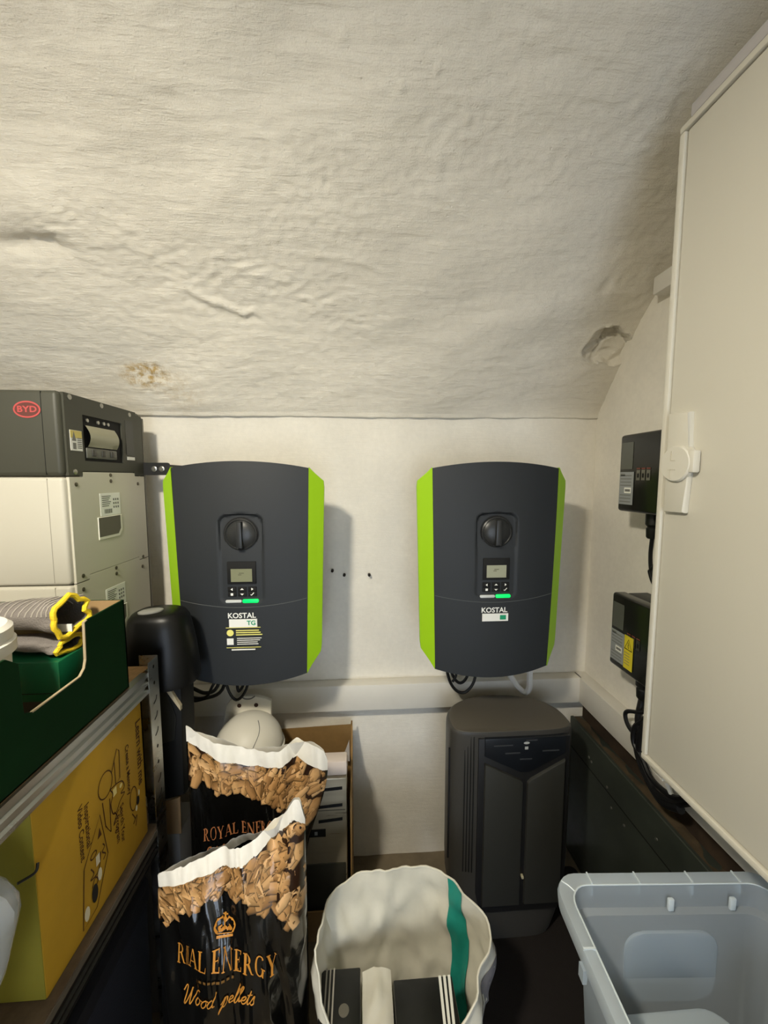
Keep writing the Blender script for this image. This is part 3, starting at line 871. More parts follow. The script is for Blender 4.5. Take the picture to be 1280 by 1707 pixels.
# ------------------------------------------------------------------ black dehumidifier
m_deh = M('dehumidifier_body', (62, 60, 56), 0.42)
m_dehd = M('dehumidifier_dark', (30, 30, 31), 0.38)
m_dehp = M('dehumidifier_panel', (52, 52, 48), 0.4)
m_dehc = M('dehumidifier_control', (26, 29, 34), 0.28)
dh = thing('dehumidifier', 'black floor-standing dehumidifier with split front panel in the back corner', 'dehumidifier', (0.405, 1.0, 0))
DX = 0.4045
def dplan(sx, grow=0.0, n=56):
    """plan outline: gently bowed front, rounded corners, bowed rear"""
    out = []
    for k in range(n):
        a = 2 * math.pi * k / n
        c, s = math.cos(a), math.sin(a)
        x = 0.169 * sx * math.copysign(abs(c) ** (0.92 if s > 0 else 0.42), c)
        y = 0.112 * s ** 0.95 if s > 0 else -0.060 * abs(s) ** 0.42
        out.append((DX + x, 0.990 + y * (0.5 + 0.5 * sx), 0))
    return out
prof = [(0.0034, 0.74), (0.015, 0.78), (0.06, 0.86), (0.11, 0.93), (0.17, 0.985), (0.23, 1.0), (0.590, 1.0), (0.606, 0.995), (0.613, 0.985), (0.616, 0.965)]
O('casing', loft(nb(), [[(x, y, z) for x, y, _ in dplan(s)] for z, s in prof]), m_deh, dh, ang=50)
FY = 0.929
def dfront(x):
    return FY + 0.010 * abs((x - DX) / 0.13) ** 3
# dark front field
def plate(name, poly, dep, mat, bev=0.002, y=None):
    yy = FY if y is None else y
    return O(name, prism(nb(), poly, 'y', yy - dep, yy + 0.02, bev), mat, dh)
cxm = 0.4305
plate('front_field', [(0.306, 0.16), (0.318, 0.10), (0.535, 0.10), (0.553, 0.16), (0.551, 0.602), (0.306, 0.602)], 0.003, m_dehd)
plate('front_panel', [(0.3215, 0.125), (0.4255, 0.125), (0.4255, 0.478), (0.418, 0.488), (0.3215, 0.537)], 0.011, m_dehp, 0.004)
plate('front_panel', [(0.4375, 0.125), (0.538, 0.125), (0.538, 0.539), (0.446, 0.488), (0.4375, 0.478)], 0.011, m_dehp, 0.004)
cp = plate('control_panel', [(0.3215, 0.555), (cxm - 0.012, 0.507), (cxm + 0.012, 0.507), (0.538, 0.557), (0.538, 0.604), (0.3215, 0.604)], 0.007, m_dehc, 0.003)
bm = nb()
for x, z, w in ((0.345, 0.585, 0.05), (0.375, 0.563, 0.04), (0.475, 0.566, 0.045), (0.415, 0.545, 0.032), (0.43, 0.597, 0.03)):
    box(bm, x, x + w, FY - 0.0085, FY - 0.006, z - 0.0015, z + 0.0015)
O('control_buttons', bm, M('button_grey', (60, 62, 66), 0.4), cp, smooth=False)
bm = nb()
polys2d(bm, [disc(0.4315, 0.590, 0.008, 16, 0.0035), rect(0.427, 0.436, 0.572, 0.580)], lambda x, z: (x, FY - 0.0078, z))
O('control_icon', bm, M('icon_grey', (176, 178, 176), 0.5), cp, smooth=False)
O('pull_tab', B(0.4285, 0.4345, FY - 0.012, FY - 0.002, 0.204, 0.211, 0.001), M('tab_beige', (190, 182, 150), 0.5), dh)
for k in range(4):
    xg = 0.272 + k * 0.0075
    O('side_groove', tube(nb(), [(xg, 0.9372 - k * 0.0016, 0.605), (xg, 0.9345 - k * 0.0016, 0.50), (xg, 0.9345 - k * 0.0016, 0.33), (xg, 0.9345 - k * 0.0016, 0.22)], 0.0016, 6), m_blackm, dh)
O('side_vent', B(0.2335, 0.238, 0.955, 0.958, 0.24, 0.56), m_blackm, dh, smooth=False)
O('top_trim', loft(nb(), [[(x, y, z) for x, y, _ in dplan(s)] for z, s in ((0.6162, 0.95), (0.6172, 0.94))]), M('dehumidifier_top', (84, 79, 70), 0.5), dh)

# ------------------------------------------------------------------ open carton with steel letterbox and dome light, against the back wall
m_card = M('brown_card', (150, 118, 72), 0.85, var=0.12, vscale=30)
m_cardin = M('brown_card_inside', (136, 106, 62), 0.9, var=0.12, vscale=30)
m_cardg = M('grey_card', (176, 168, 160), 0.8)
ct = thing('cardboard_box', 'tall open brown cardboard box behind the pellet sacks', 'box', (-0.2, 1.05, 0))
O('back_panel', prism(nb(), [(-0.40, 0.0), (-0.027, 0.0), (-0.027, 0.520), (-0.031, 0.520), (-0.033, 0.508), (-0.30, 0.500), (-0.40, 0.50)], 'y', 1.146, 1.150), m_cardin, ct, smooth=False)
O('side_panel', prism(nb(), [(0.965, 0.0), (1.146, 0.0), (1.146, 0.505), (1.10, 0.452), (1.00, 0.43), (0.965, 0.425)], 'x', -0.0305, -0.0265), m_card, ct, smooth=False)
O('side_panel', B(-0.40, -0.396, 0.965, 1.146, 0.0, 0.46), m_card, ct, smooth=False)
O('front_panel', B(-0.396, -0.031, 0.965, 0.969, 0.0, 0.09), m_card, ct, smooth=False)
O('side_flap', prism(nb(), [(-0.036, 0.49), (-0.058, 0.430), (-0.035, 0.422)], 'y', 1.10, 1.103), m_cardg, ct, smooth=False)
O('inner_flap', B(-0.215, -0.165, 1.10, 1.104, 0.30, 0.475), M('light_card', (196, 164, 112), 0.8), ct, smooth=False)
m_inox = M('brushed_steel', (176, 166, 144), 0.36, metal=0.5, var=0.18, vscale=12, rvar=0.15, stretch=(0.15, 1, 3))
lb = thing('steel_letterbox', 'brushed steel letterbox with slots standing in the open cardboard box', 'letterbox', (-0.12, 1.0, 0))
O('casing', B(-0.210, -0.040, 0.978, 1.030, 0.005, 0.470, 0.003), m_inox, lb)
O('top_pad', B(-0.205, -0.0385, 0.985, 1.026, 0.4705, 0.512, 0.006), M('pink_foam', (214, 200, 190), 0.8), lb)
for z, w in ((0.442, 0.085), (0.393, 0.085), (0.352, 0.065)):
    O('slot', prism(nb(), [(-0.052 - w, z - 0.010), (-0.052, z - 0.004), (-0.052, z + 0.004), (-0.052 - w, z - 0.002)], 'y', 0.9765, 0.979), m_blackm, lb, smooth=False)
O('fold', B(-0.21, -0.045, 0.9762, 0.979, 0.378, 0.3795), M('fold_grey', (110, 106, 92), 0.5), lb, smooth=False)
pt = O('name_plate', B(-0.150, -0.098, 0.9755, 0.979, 0.303, 0.324), m_black, lb, smooth=False)
O('plate_mark', B(-0.128, -0.120, 0.9750, 0.976, 0.309, 0.319), m_lblue, pt, smooth=False)
O('lower_shade', B(-0.206, -0.044, 0.9755, 0.979, 0.02, 0.222, 0.001), M('steel_shade', (84, 82, 72), 0.4, metal=0.7), lb)  # shade on the lower casing, painted as a darker thin plate

m_domew = M('dome_white', (226, 222, 210), 0.45)
dm = thing('dome_light', 'white plastic dome light with drilled bracket lying in the cardboard box', 'light', (-0.30, 1.05, 0.45))
c = Vector((-0.312, 1.035, 0.530))
O('base_ring', lathe(nb(), [(0.085, -0.062), (0.096, -0.056), (0.096, 0.004), (0.090, 0.008)], c, 'z', 36), m_domew, dm)
O('dome', lathe(nb(), [(0.091 * math.cos(R(a)), 0.008 + 0.084 * math.sin(R(a))) for a in range(0, 90, 9)] + [(0.002, 0.092)], c, 'z', 36), m_domew, dm)
O('groove', lathe(nb(), [(0.0925, 0.008), (0.0925, 0.012)], c, 'z', 36, False, False), m_greyprint, dm)
arc = []
for k in range(13):
    a = R(-100 + 14 * k)
    arc.append((c.x + 0.052 + 0.018 * math.cos(a) - 0.006, 0, 0))
pts = [Vector((c.x + 0.030 + 0.010 * math.sin(R(180 * k / 8)), c.y - 0.075 + 0.060 * k / 8, 0)) for k in range(9)]
for p in pts:
    rr = min(0.0905, math.hypot(p.x - c.x, p.y - c.y))
    p.z = c.z + 0.0082 + 0.084 * math.sqrt(max(0, 1 - (rr / 0.091) ** 2))
O('dome_seam', tube(nb(), pts, 0.0009, 6, 2), m_greyprint, dm)
bpoly = [(-0.402, 0.55), (-0.262, 0.55), (-0.262, 0.632), (-0.276, 0.640), (-0.307, 0.648), (-0.357, 0.648), (-0.376, 0.640), (-0.390, 0.62)]
bk = O('bracket', prism(nb(), bpoly, 'y', 1.085, 1.100, 0.003), m_domew, dm)
for hx in (-0.352, -0.304):
    O('bracket_hole', lathe(nb(), [(0.006, 1.0845), (0.006, 1.0835)], (hx, 0, 0.622), 'y', 12), M('hole_brown', (60, 40, 34), 0.8), bk)
O('bracket_notch', tube(nb(), [(-0.346, 1.086, 0.648), (-0.334, 1.084, 0.642), (-0.319, 1.084, 0.642), (-0.307, 1.086, 0.648)], 0.002, 6), m_greyprint, bk)

# ------------------------------------------------------------------ carton with black appliance on top, behind the shelf post
cs = thing('small_carton', 'narrow grey and tan carton under the black appliance beside the shelf', 'carton', (-0.46, 0.88, 0))
O('body', B(-0.520, -0.4195, 0.845, 0.935, 0.0, 0.462, 0.002), M('grey_carton', (108, 106, 104), 0.7), cs)
O('slit', B(-0.4605, -0.4545, 0.844, 0.8465, 0.10, 0.455), m_blackm, cs, smooth=False)
O('lid_flap', prism(nb(), [(-0.520, 0.4622), (-0.4155, 0.4622), (-0.4145, 0.552), (-0.48, 0.532), (-0.520, 0.532)], 'y', 0.8455, 0.8485), M('tan_card', (124, 100, 70), 0.85), cs, smooth=False)
ap = thing('black_appliance', 'glossy black domed appliance with grey oval button beside the shelf post', 'appliance', (-0.455, 0.87, 0.55))
rings = []
for z, rx, ry in ((0.818, 0.080, 0.062), (0.83, 0.081, 0.063), (0.90, 0.074, 0.058), (0.945, 0.066, 0.053), (0.966, 0.061, 0.049), (0.977, 0.053, 0.043), (0.981, 0.044, 0.036)):
    rings.append([(-0.456 + rx * math.copysign(abs(math.cos(a)) ** 0.8, math.cos(a)), 0.880 + ry * math.copysign(abs(math.sin(a)) ** 0.8, math.sin(a)), z) for a in [2 * math.pi * k / 36 for k in range(36)]])
O('head', loft(nb(), rings), M('gloss_black', (12, 12, 11), 0.38, spec=0.35), ap, ang=50)
bo = O('button', lathe(nb(), [(0.020, 0.981), (0.020, 0.984), (0.016, 0.986)], (0, 0, 0), 'z', 28), M('button_oval', (140, 140, 134), 0.35), ap)
for v in bo.data.vertices:
    w = v.co + ORG[bo.name]
    a = R(30)
    x, y = w.x * 1.25, w.y * 0.8
    v.co = Vector((-0.468 + x * math.cos(a) - y * math.sin(a), 0.868 + x * math.sin(a) + y * math.cos(a), w.z)) - ORG[bo.name]
O('column', prism(nb(), [(-0.510, 0.565), (-0.474, 0.536), (-0.407, 0.552), (-0.402, 0.818), (-0.520, 0.818)], 'y', 0.850, 0.920, 0.006), M('appliance_black', (16, 16, 15), 0.6, spec=0.3), ap)
O('handle_strip', prism(nb(), [(-0.433, 0.812), (-0.425, 0.818), (-0.402, 0.772), (-0.402, 0.762)], 'y', 0.842, 0.851), M('strip_beige', (176, 164, 138), 0.5), ap, smooth=False)
O('panel', prism(nb(), [(-0.470, 0.815), (-0.437, 0.815), (-0.415, 0.745), (-0.420, 0.690), (-0.455, 0.680)], 'y', 0.8475, 0.851), M('panel_black', (40, 40, 36), 0.35), ap, smooth=False)

# ------------------------------------------------------------------ galvanised shelf
m_chip = M('chipboard', (170, 134, 88), 0.8, var=0.25, vscale=90)
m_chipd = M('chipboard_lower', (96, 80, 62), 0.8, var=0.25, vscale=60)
sh = thing('metal_shelf', 'galvanised steel shelf with ribbed beams at left edge of the room', 'shelf', (-0.62, 0.3, 0))
SX = -0.42
def post(px, py, sx, sy, holes=False):
    """slotted steel angle, one flange along x and one along y"""
    bm = nb()
    box(bm, *sorted((px, px + sx * 0.0016)), *sorted((py, py - sy * 0.036)), 0.0, 0.915)
    box(bm, *sorted((px, px - sx * 0.036)), *sorted((py, py + sy * 0.0016)), 0.0, 0.915)
    p = O('post', bm, m_steel, sh, smooth=False)
    if not holes:
        return
    for k in range(16):
        bm = nb()
        z = 0.90 - k * 0.034
        xx = px + sx * 0.0019
        y0 = py - sy * 0.018
        if k % 5 < 2:
            bm.faces.new([bm.verts.new((xx, y0 + 0.003 * math.cos(a), z + 0.004 * math.sin(a))) for a in [2 * math.pi * q / 10 for q in range(10)]])
        else:
            polys2d(bm, ribbon([(y0 - 0.006, z - 0.008), (y0 + 0.003, z - 0.003), (y0 + 0.006, z + 0.005)], 0.0032), lambda a, b: (xx, a, b))
        O('slot_hole', bm, m_blackm, p, smooth=False)
post(SX, 0.792, 1, 1, True)
post(SX, -0.10, 1, -1)
post(-0.86, 0.792, -1, 1)
post(-0.86, -0.10, -1, -1)
def beam(z0, z1, x, mat):
    bm = nb()
    h = z1 - z0
    prof = [(0, 0), (0, h * 0.16), (-0.004, h * 0.24), (-0.004, h * 0.34), (0, h * 0.42), (0, h * 0.55), (-0.004, h * 0.62), (-0.004, h * 0.72), (0, h * 0.8), (0, h), (-0.014, h), (-0.014, 0)]
    prism(bm, [(x + a, z0 + b) for a, b in prof], 'y', -0.095, 0.756)
    return O('beam', bm, mat, sh, smooth=False)
beam(0.854, 0.896, SX, m_steel)
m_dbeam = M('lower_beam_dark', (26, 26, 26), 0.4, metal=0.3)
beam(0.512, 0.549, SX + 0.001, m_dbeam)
O('beam', B(-0.86, SX, 0.772, 0.7755, 0.854, 0.893), m_steel, sh, smooth=False)
O('shelf_board', B(-0.86, SX - 0.014, -0.10, 0.790, 0.888, 0.8935), m_chip, sh, smooth=False)
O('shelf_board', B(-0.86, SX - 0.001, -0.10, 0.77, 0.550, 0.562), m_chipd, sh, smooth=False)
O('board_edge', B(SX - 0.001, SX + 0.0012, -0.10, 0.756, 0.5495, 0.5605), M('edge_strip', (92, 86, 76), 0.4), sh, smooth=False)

# ------------------------------------------------------------------ dark green tray and what it holds
m_gcard = M('dark_green_card', (9, 44, 17), 0.8, spec=0.15, var=0.12, vscale=20)
m_gcardin = M('tray_inside', (168, 138, 96), 0.85, var=0.1, vscale=30)
m_edge = M('card_edge', (166, 150, 120), 0.9)
tr = thing('cardboard_tray', 'dark green cardboard tray with cut-out side on the upper shelf', 'tray', (-0.55, 0.45, 0.897))
TX0, TX1, TY0, TY1 = -0.74, -0.424, 0.10, 0.702
zb = 0.8975
cut = [(0.602, 1.058), (0.600, 1.00), (0.596, 0.988), (0.586, 0.980), (0.50, 0.978), (0.488, 0.984), (0.486, 1.05), (0.47, 1.063)]
outl = [(TY0, zb), (TY1, zb), (TY1, 1.062), (0.608, 1.060)] + cut + [(TY0, 1.066)]
tsd = O('side', prism(nb(), outl, 'x', TX1 - 0.0032, TX1), m_gcard, tr, smooth=False)
bm = nb()
pl = [(0.608, 1.060)] + cut[:5]
for a, b in zip(pl, pl[1:]):
    d = Vector((b[0] - a[0], b[1] - a[1])).normalized()
    nn = (-d[1] * 0.0005, d[0] * 0.0005)
    prism(bm, [(a[0] - nn[0], a[1] - nn[1]), (b[0] - nn[0], b[1] - nn[1]), (b[0] + nn[0] * 2, b[1] + nn[1] * 2), (a[0] + nn[0] * 2, a[1] + nn[1] * 2)], 'x', TX1 - 0.0034, TX1 + 0.0003)
O('cut_edge', bm, m_edge, tsd, smooth=False)
O('side', prism(nb(), outl, 'x', TX0, TX0 + 0.003), m_gcard, tr, smooth=False)
e1 = O('end', B(TX0, TX1, TY1 - 0.003, TY1, zb, 1.062), m_gcard, tr, smooth=False)
O('end_lining', B(TX0 + 0.003, TX1 - 0.0035, TY1 - 0.0042, TY1 - 0.003, zb + 0.003, 1.0618), m_gcardin, e1, smooth=False)
O('end', B(TX0, TX1, TY0, TY0 + 0.003, zb, 1.062), m_gcard, tr, smooth=False)
O('tray_floor', B(TX0, TX1, TY0, TY1, zb - 0.0005, zb + 0.0025), m_gcardin, tr, smooth=False)
m_gbox = M('green_gift_box', (22, 96, 62), 0.28, coat=0.3)
gb = thing('green_box', 'smaller bright green box lying inside the dark green tray', 'box', (-0.55, 0.65, 0.9))
O('carton', B(-0.690, -0.462, 0.596, 0.694, 0.935, 0.999, 0.003), m_gbox, gb)
O('lid_seam', B(-0.690, -0.4615, 0.5955, 0.694, 0.9485, 0.9495), m_blackm, gb, smooth=False)
O('lower_tray', B(-0.685, -0.47, 0.600, 0.692, 0.9005, 0.935), M('grey_inlay', (70, 68, 58), 0.7), gb, smooth=False)

m_knit = M('grey_knit', (126, 120, 116), 0.9, bump=0.8, bscale=420, var=0.15, vscale=60)
m_knitr = M('pale_knit_rib', (160, 154, 146), 0.9, bump=0.6, bscale=420)
m_cuff = M('yellow_cuff', (236, 204, 40), 0.75, bump=0.5, bscale=300)
gl = thing('work_glove', 'grey ribbed knit glove with yellow cuff lying on the green box', 'glove', (-0.53, 0.62, 1.0))
def sleeve(name, path, widths, heights, seed, ribs=True):
    """flattened knitted tube along a path, open at its far end"""
    P = catmull(path, 8)
    rings = []
    for i, p in enumerate(P):
        t = (P[min(i + 1, len(P) - 1)] - P[max(i - 1, 0)]).normalized()
        side = t.cross(Vector((0, 0, 1))).normalized()
        up = side.cross(t).normalized()
        f = i / (len(P) - 1)
        w, h = lerp_tab(widths, f), lerp_tab(heights, f)
        ring = []
        for k in range(24):
            a = 2 * math.pi * k / 24
            wob = 1 + (0.10 + 0.45 * sstep(0.7, 1, f)) * N3(f * 5 + seed, math.cos(a) * 1.4, math.sin(a) * 1.4)
            ring.append(p + side * (w * math.cos(a) * wob) + up * (h * math.sin(a) * wob))
        rings.append(ring)
    body = O(name, loft(nb(), rings, True, False), m_knit, gl, ang=70)
    if ribs:
        for i in range(2, len(rings) - 1, 2):
            r_ = rings[i][1:12]
            O('knit_rib', tube(nb(), [q + Vector((0, 0, 0.0006)) for q in r_], 0.0013, 5, 1, smooth=False), m_knitr, body)
    rim = rings[-1]
    bm = nb()
    pts = rim + [rim[0]]
    tube(bm, pts, 0.0042 if ribs else 0.0036, 8, 1, smooth=False)
    O('cuff', bm, m_cuff, gl)
sleeve('sleeve', [(-0.672, 0.655, 1.040), (-0.61, 0.656, 1.050), (-0.55, 0.652, 1.056), (-0.50, 0.642, 1.058), (-0.466, 0.634, 1.060)],
       [(0, 0.020), (0.25, 0.032), (0.7, 0.036), (1, 0.034)], [(0, 0.008), (0.3, 0.020), (0.8, 0.026), (1, 0.026)], 2.0)
sleeve('lower_sleeve', [(-0.630, 0.640, 1.0105), (-0.56, 0.640, 1.0135), (-0.51, 0.636, 1.0135), (-0.468, 0.632, 1.0135)],
       [(0, 0.018), (0.5, 0.028), (1, 0.026)], [(0, 0.006), (0.5, 0.0105), (1, 0.0105)], 7.0, False)
O('label_tag', B(-0.485, -0.462, 0.628, 0.630, 1.034, 1.046), m_white, gl, smooth=False)
m_lid = M('white_tub', (226, 222, 214), 0.4)
tb = thing('plastic_tub', 'white round plastic tub lid at the left edge above the tray', 'tub', (-0.56, 0.45, 0.9))
tc_ = Vector((-0.522, 0.500, 0))
O('lid', lathe(nb(), [(0.060, 1.048), (0.066, 1.050), (0.066, 1.064), (0.062, 1.067), (0.0635, 1.069), (0.0635, 1.082), (0.058, 1.087), (0.01, 1.087)], tc_, 'z', 40), m_lid, tb)
O('tub', lathe(nb(), [(0.050, 0.9015), (0.056, 0.905), (0.060, 1.048)], tc_, 'z', 40), m_lid, tb)

# ------------------------------------------------------------------ yellow carton with print on the lower shelf
m_yel2 = M('yellow_card', (176, 136, 26), 0.7, var=0.08, vscale=15)
m_yel3 = M('yellow_card_end', (136, 126, 36), 0.7, var=0.08, vscale=15)
m_brown = M('brown_ink', (74, 44, 6), 0.8)
yb = thing('printed_carton', 'yellow cardboard carton printed with Learn with me and drawings', 'carton', (-0.6, 0.6, 0.562))
YX = -0.4345
O('body', B(-0.80, YX, 0.497, 0.752, 0.5625, 0.846, 0.002), m_yel2, yb)
O('end_panel', B(-0.80, YX - 0.001, 0.4962, 0.4972, 0.564, 0.845), m_yel3, yb, smooth=False)
def yprint(name, polys, mat=m_brown, dx=0.0006):
    """x runs away from the viewer along the box, y is up"""
    return O(name, polys2d(nb(), polys, lambda a, b: (YX + dx, a, b)), mat, yb, smooth=False)
def downtext(s, size, y, z, bold=0.0):
    # lines read downwards: text x -> -z, text y -> +y(depth)
    return [[(y + b, z - a) for a, b in p] for p in text2d(s, size, bold)]
yprint('title_text', downtext('Learn with me', 0.0225, 0.737, 0.745, 0.02))
yprint('slogan_text', downtext('Create a Memory', 0.0135, 0.700, 0.738, 0.02))
yprint('slogan_text', downtext('Inspirational', 0.0150, 0.592, 0.730, 0.015) + downtext('Video Content', 0.0150, 0.578, 0.730, 0.015))
yprint('slogan_text', downtext('Search Your', 0.0145, 0.675, 0.655, 0.015) + downtext('Program', 0.0145, 0.662, 0.655, 0.015))
W_ = 0.0020
dr = ringpoly(0.638, 0.760, 0.019, 0.023, W_, 24) + ribbon([(0.655, 0.768), (0.672, 0.800), (0.678, 0.792), (0.676, 0.742), (0.664, 0.740), (0.663, 0.785)], W_, smooth=False)
dr += ribbon([(0.628, 0.736), (0.632, 0.690), (0.644, 0.668), (0.646, 0.728)], W_, smooth=False)
dr += ribbon([(0.648, 0.742), (0.668, 0.738), (0.682, 0.730), (0.686, 0.716), (0.676, 0.712), (0.686, 0.705), (0.672, 0.700), (0.662, 0.690), (0.652, 0.694), (0.648, 0.715), (0.655, 0.728), (0.648, 0.742)], W_)
dr += ribbon([(0.655, 0.694), (0.662, 0.680), (0.652, 0.672), (0.660, 0.684), (0.668, 0.688)], W_)
yprint('toy_drawing', dr)
yprint('drawing_highlight', [rect(0.655, 0.665, 0.722, 0.736), disc(0.677, 0.726, 0.004, 8)], M('print_light', (224, 206, 130), 0.7))
dr = ringpoly(0.711, 0.670, 0.012, 0.024, W_, 20) + ribbon([(0.704, 0.645), (0.712, 0.628), (0.706, 0.622), (0.718, 0.630), (0.713, 0.612)], W_)
yprint('dial_drawing', dr)
yprint('dial_slot', [disc(0.724, 0.655, 0.0048, 12, 0.009)], m_blackm)
yprint('dial_light', [disc(0.7285, 0.668, 0.0024, 8, 0.006), disc(0.718, 0.644, 0.003, 8, 0.006)], M('print_pale', (210, 204, 170), 0.7))
dr = ribbon([(0.578, 0.668), (0.620, 0.722), (0.633, 0.640), (0.600, 0.578), (0.568, 0.575), (0.578, 0.668)], W_, smooth=False)
dr += ringpoly(0.600, 0.670, 0.008, 0.006, W_, 14) + [[(0.611, 0.686), (0.621, 0.686), (0.617, 0.702)]]
dr += ribbon([(0.592, 0.654), (0.598, 0.640), (0.590, 0.636), (0.604, 0.632), (0.612, 0.640), (0.616, 0.660)], W_) + ribbon([(0.622, 0.668), (0.626, 0.660), (0.620, 0.655), (0.627, 0.645), (0.621, 0.640)], W_)
dr += ribbon([(0.592, 0.620), (0.600, 0.630), (0.606, 0.620), (0.596, 0.610)], W_)
yprint('triangle_drawing', dr)
yprint('drawing_pale', [disc(0.578, 0.592, 0.006, 10, 0.012), disc(0.611, 0.625, 0.005, 10, 0.011), rect(0.604, 0.613, 0.645, 0.662)], M('print_cream', (214, 206, 176), 0.7), 0.0008)
yprint('drawing_slot', [disc(0.597, 0.606, 0.0072, 14, 0.0155)], m_blackm, 0.0010)

# crumpled clear bag hanging by the carton
m_film = M('milky_film', (214, 218, 220), 0.14, trans=0.45, alpha=0.75, bump=0.6, bscale=30)
pb = thing('plastic_bag', 'crumpled milky plastic bag in front of the yellow carton', 'bag', (-0.47, 0.44, 0.563))
bm = nb()
rings = []
for i in range(15):
    f = i / 14
    z = 0.5625 + 0.262 * f
    r0 = 0.052 * (math.sin(math.pi * min(1, 0.03 + f ** 2.1 * 0.93))) ** 0.8 + 0.006
    ring = []
    for k in range(28):
        a = 2 * math.pi * k / 28
        w = 1 + 0.22 * N3(math.cos(a) * 2, math.sin(a) * 2, z * 14)
        ring.append((-0.470 + r0 * w * math.cos(a), 0.424 + r0 * w * math.sin(a), z))
    rings.append(ring)
O('film', loft(bm, rings), m_film, pb)
O('tie', tube(nb(), [(-0.438, 0.474, 0.765), (-0.430, 0.486, 0.763), (-0.427, 0.49, 0.766), (-0.4285, 0.494, 0.772)], 0.0018, 6), m_black, pb)

# dark blue crate below
nv = thing('storage_crate', 'dark navy fabric storage crate under the lower shelf', 'crate', (-0.6, 0.3, 0))
m_navy = M('navy_fabric', (30, 34, 46), 0.7, bump=0.3, bscale=300)
bm = nb()
rings = [[(x, y, z) for x, y in rrect(-0.82 + e, -0.432 - e, -0.05 + e, 0.745 - e, 0.02)] for z, e in ((0.0, 0.012), (0.02, 0.004), (0.44, 0.0), (0.46, 0.002))]
O('body', loft(bm, rings), m_navy, nv)
rings = [[(x, y, z) for x, y in rrect(-0.823, -0.4285, -0.054, 0.749, 0.022)] for z in (0.435, 0.465)]
O('rim', loft(nb(), rings), M('navy_trim', (22, 24, 32), 0.6), nv)

# ------------------------------------------------------------------ lettering for the pellet sacks
def serif_glyph(ch):
    S, T, H = 0.17, 0.055, 0.05
    P = []
    def bar(x0, x1, y0, y1): P.append(rect(x0, x1, y0, y1))
    def stem(x, w=S, y0=0, y1=1, s0=True, s1=True):
        bar(x - w / 2, x + w / 2, y0, y1)
        if s0: bar(x - w / 2 - 0.08, x + w / 2 + 0.08, y0, y0 + H)
        if s1: bar(x - w / 2 - 0.08, x + w / 2 + 0.08, y1 - H, y1)
    def diag(x0, y0, x1, y1, w): P.append([(x0 - w / 2, y0), (x0 + w / 2, y0), (x1 + w / 2, y1), (x1 - w / 2, y1)])
    def arc(cx, cy, rx, ry, a0, a1):
        n = 14
        f = lambda a, k: (cx + (rx - k * (T + (S - T) * abs(math.cos(a)))) * math.cos(a), cy + (ry - k * (T + (S - T) * abs(math.cos(a)) * 0.3)) * math.sin(a))
        for i in range(n):
            a, b = R(a0 + (a1 - a0) * i / n), R(a0 + (a1 - a0) * (i + 1) / n)
            P.append([f(a, 0), f(b, 0), f(b, 1), f(a, 1)])
    if ch == 'R':
        stem(0.2); arc(0.36, 0.74, 0.32, 0.26, -90, 90); bar(0.2, 0.37, 0.945, 1); bar(0.2, 0.37, 0.48, 0.535); diag(0.42, 0.5, 0.76, 0, S); bar(0.68, 0.92, 0, H); adv = 0.92
    elif ch == 'O':
        arc(0.45, 0.5, 0.44, 0.52, 0, 360); adv = 0.94
    elif ch == 'Y':
        diag(0.12, 1, 0.44, 0.45, S); diag(0.78, 1, 0.46, 0.45, T); stem(0.45, S, 0, 0.48, True, False); bar(0, 0.3, 1 - H, 1); bar(0.64, 0.92, 1 - H, 1); adv = 0.9
    elif ch == 'A':
        diag(0.40, 1, 0.10, 0, T); diag(0.44, 1, 0.78, 0, S); bar(0.2, 0.65, 0.3, 0.35); bar(-0.02, 0.24, 0, H); bar(0.62, 0.94, 0, H); adv = 0.9
    elif ch == 'L':
        stem(0.2); bar(0.2, 0.74, 0, T); P.append([(0.68, 0), (0.74, 0), (0.76, 0.28), (0.73, 0.28)]); adv = 0.8
    elif ch == 'E':
        stem(0.2); bar(0.2, 0.7, 0, T); bar(0.2, 0.68, 1 - T, 1); bar(0.2, 0.52, 0.48, 0.53); bar(0.66, 0.72, 0, 0.24); bar(0.62, 0.68, 0.78, 1); bar(0.49, 0.53, 0.38, 0.63); adv = 0.8
    elif ch == 'N':
        stem(0.16, 0.06); stem(0.82, 0.06, 0, 1, False, True); diag(0.16, 1, 0.80, 0, S); adv = 0.98
    elif ch == 'G':
        arc(0.48, 0.5, 0.44, 0.52, 40, 340); stem(0.80, 0.14, 0.06, 0.42, False, True); adv = 0.98
    else:
        adv = 0.32
    return P, adv

def serif_text(s, squeeze=()):
    x, out = 0.0, []
    for i, ch in enumerate(s):
        g, a = serif_glyph(ch)
        k = 0.16 if i in squeeze else 1.0
        out += [[(x + px * k, py) for px, py in p] for p in g]
        x += (a + 0.06) * k
    return out, x

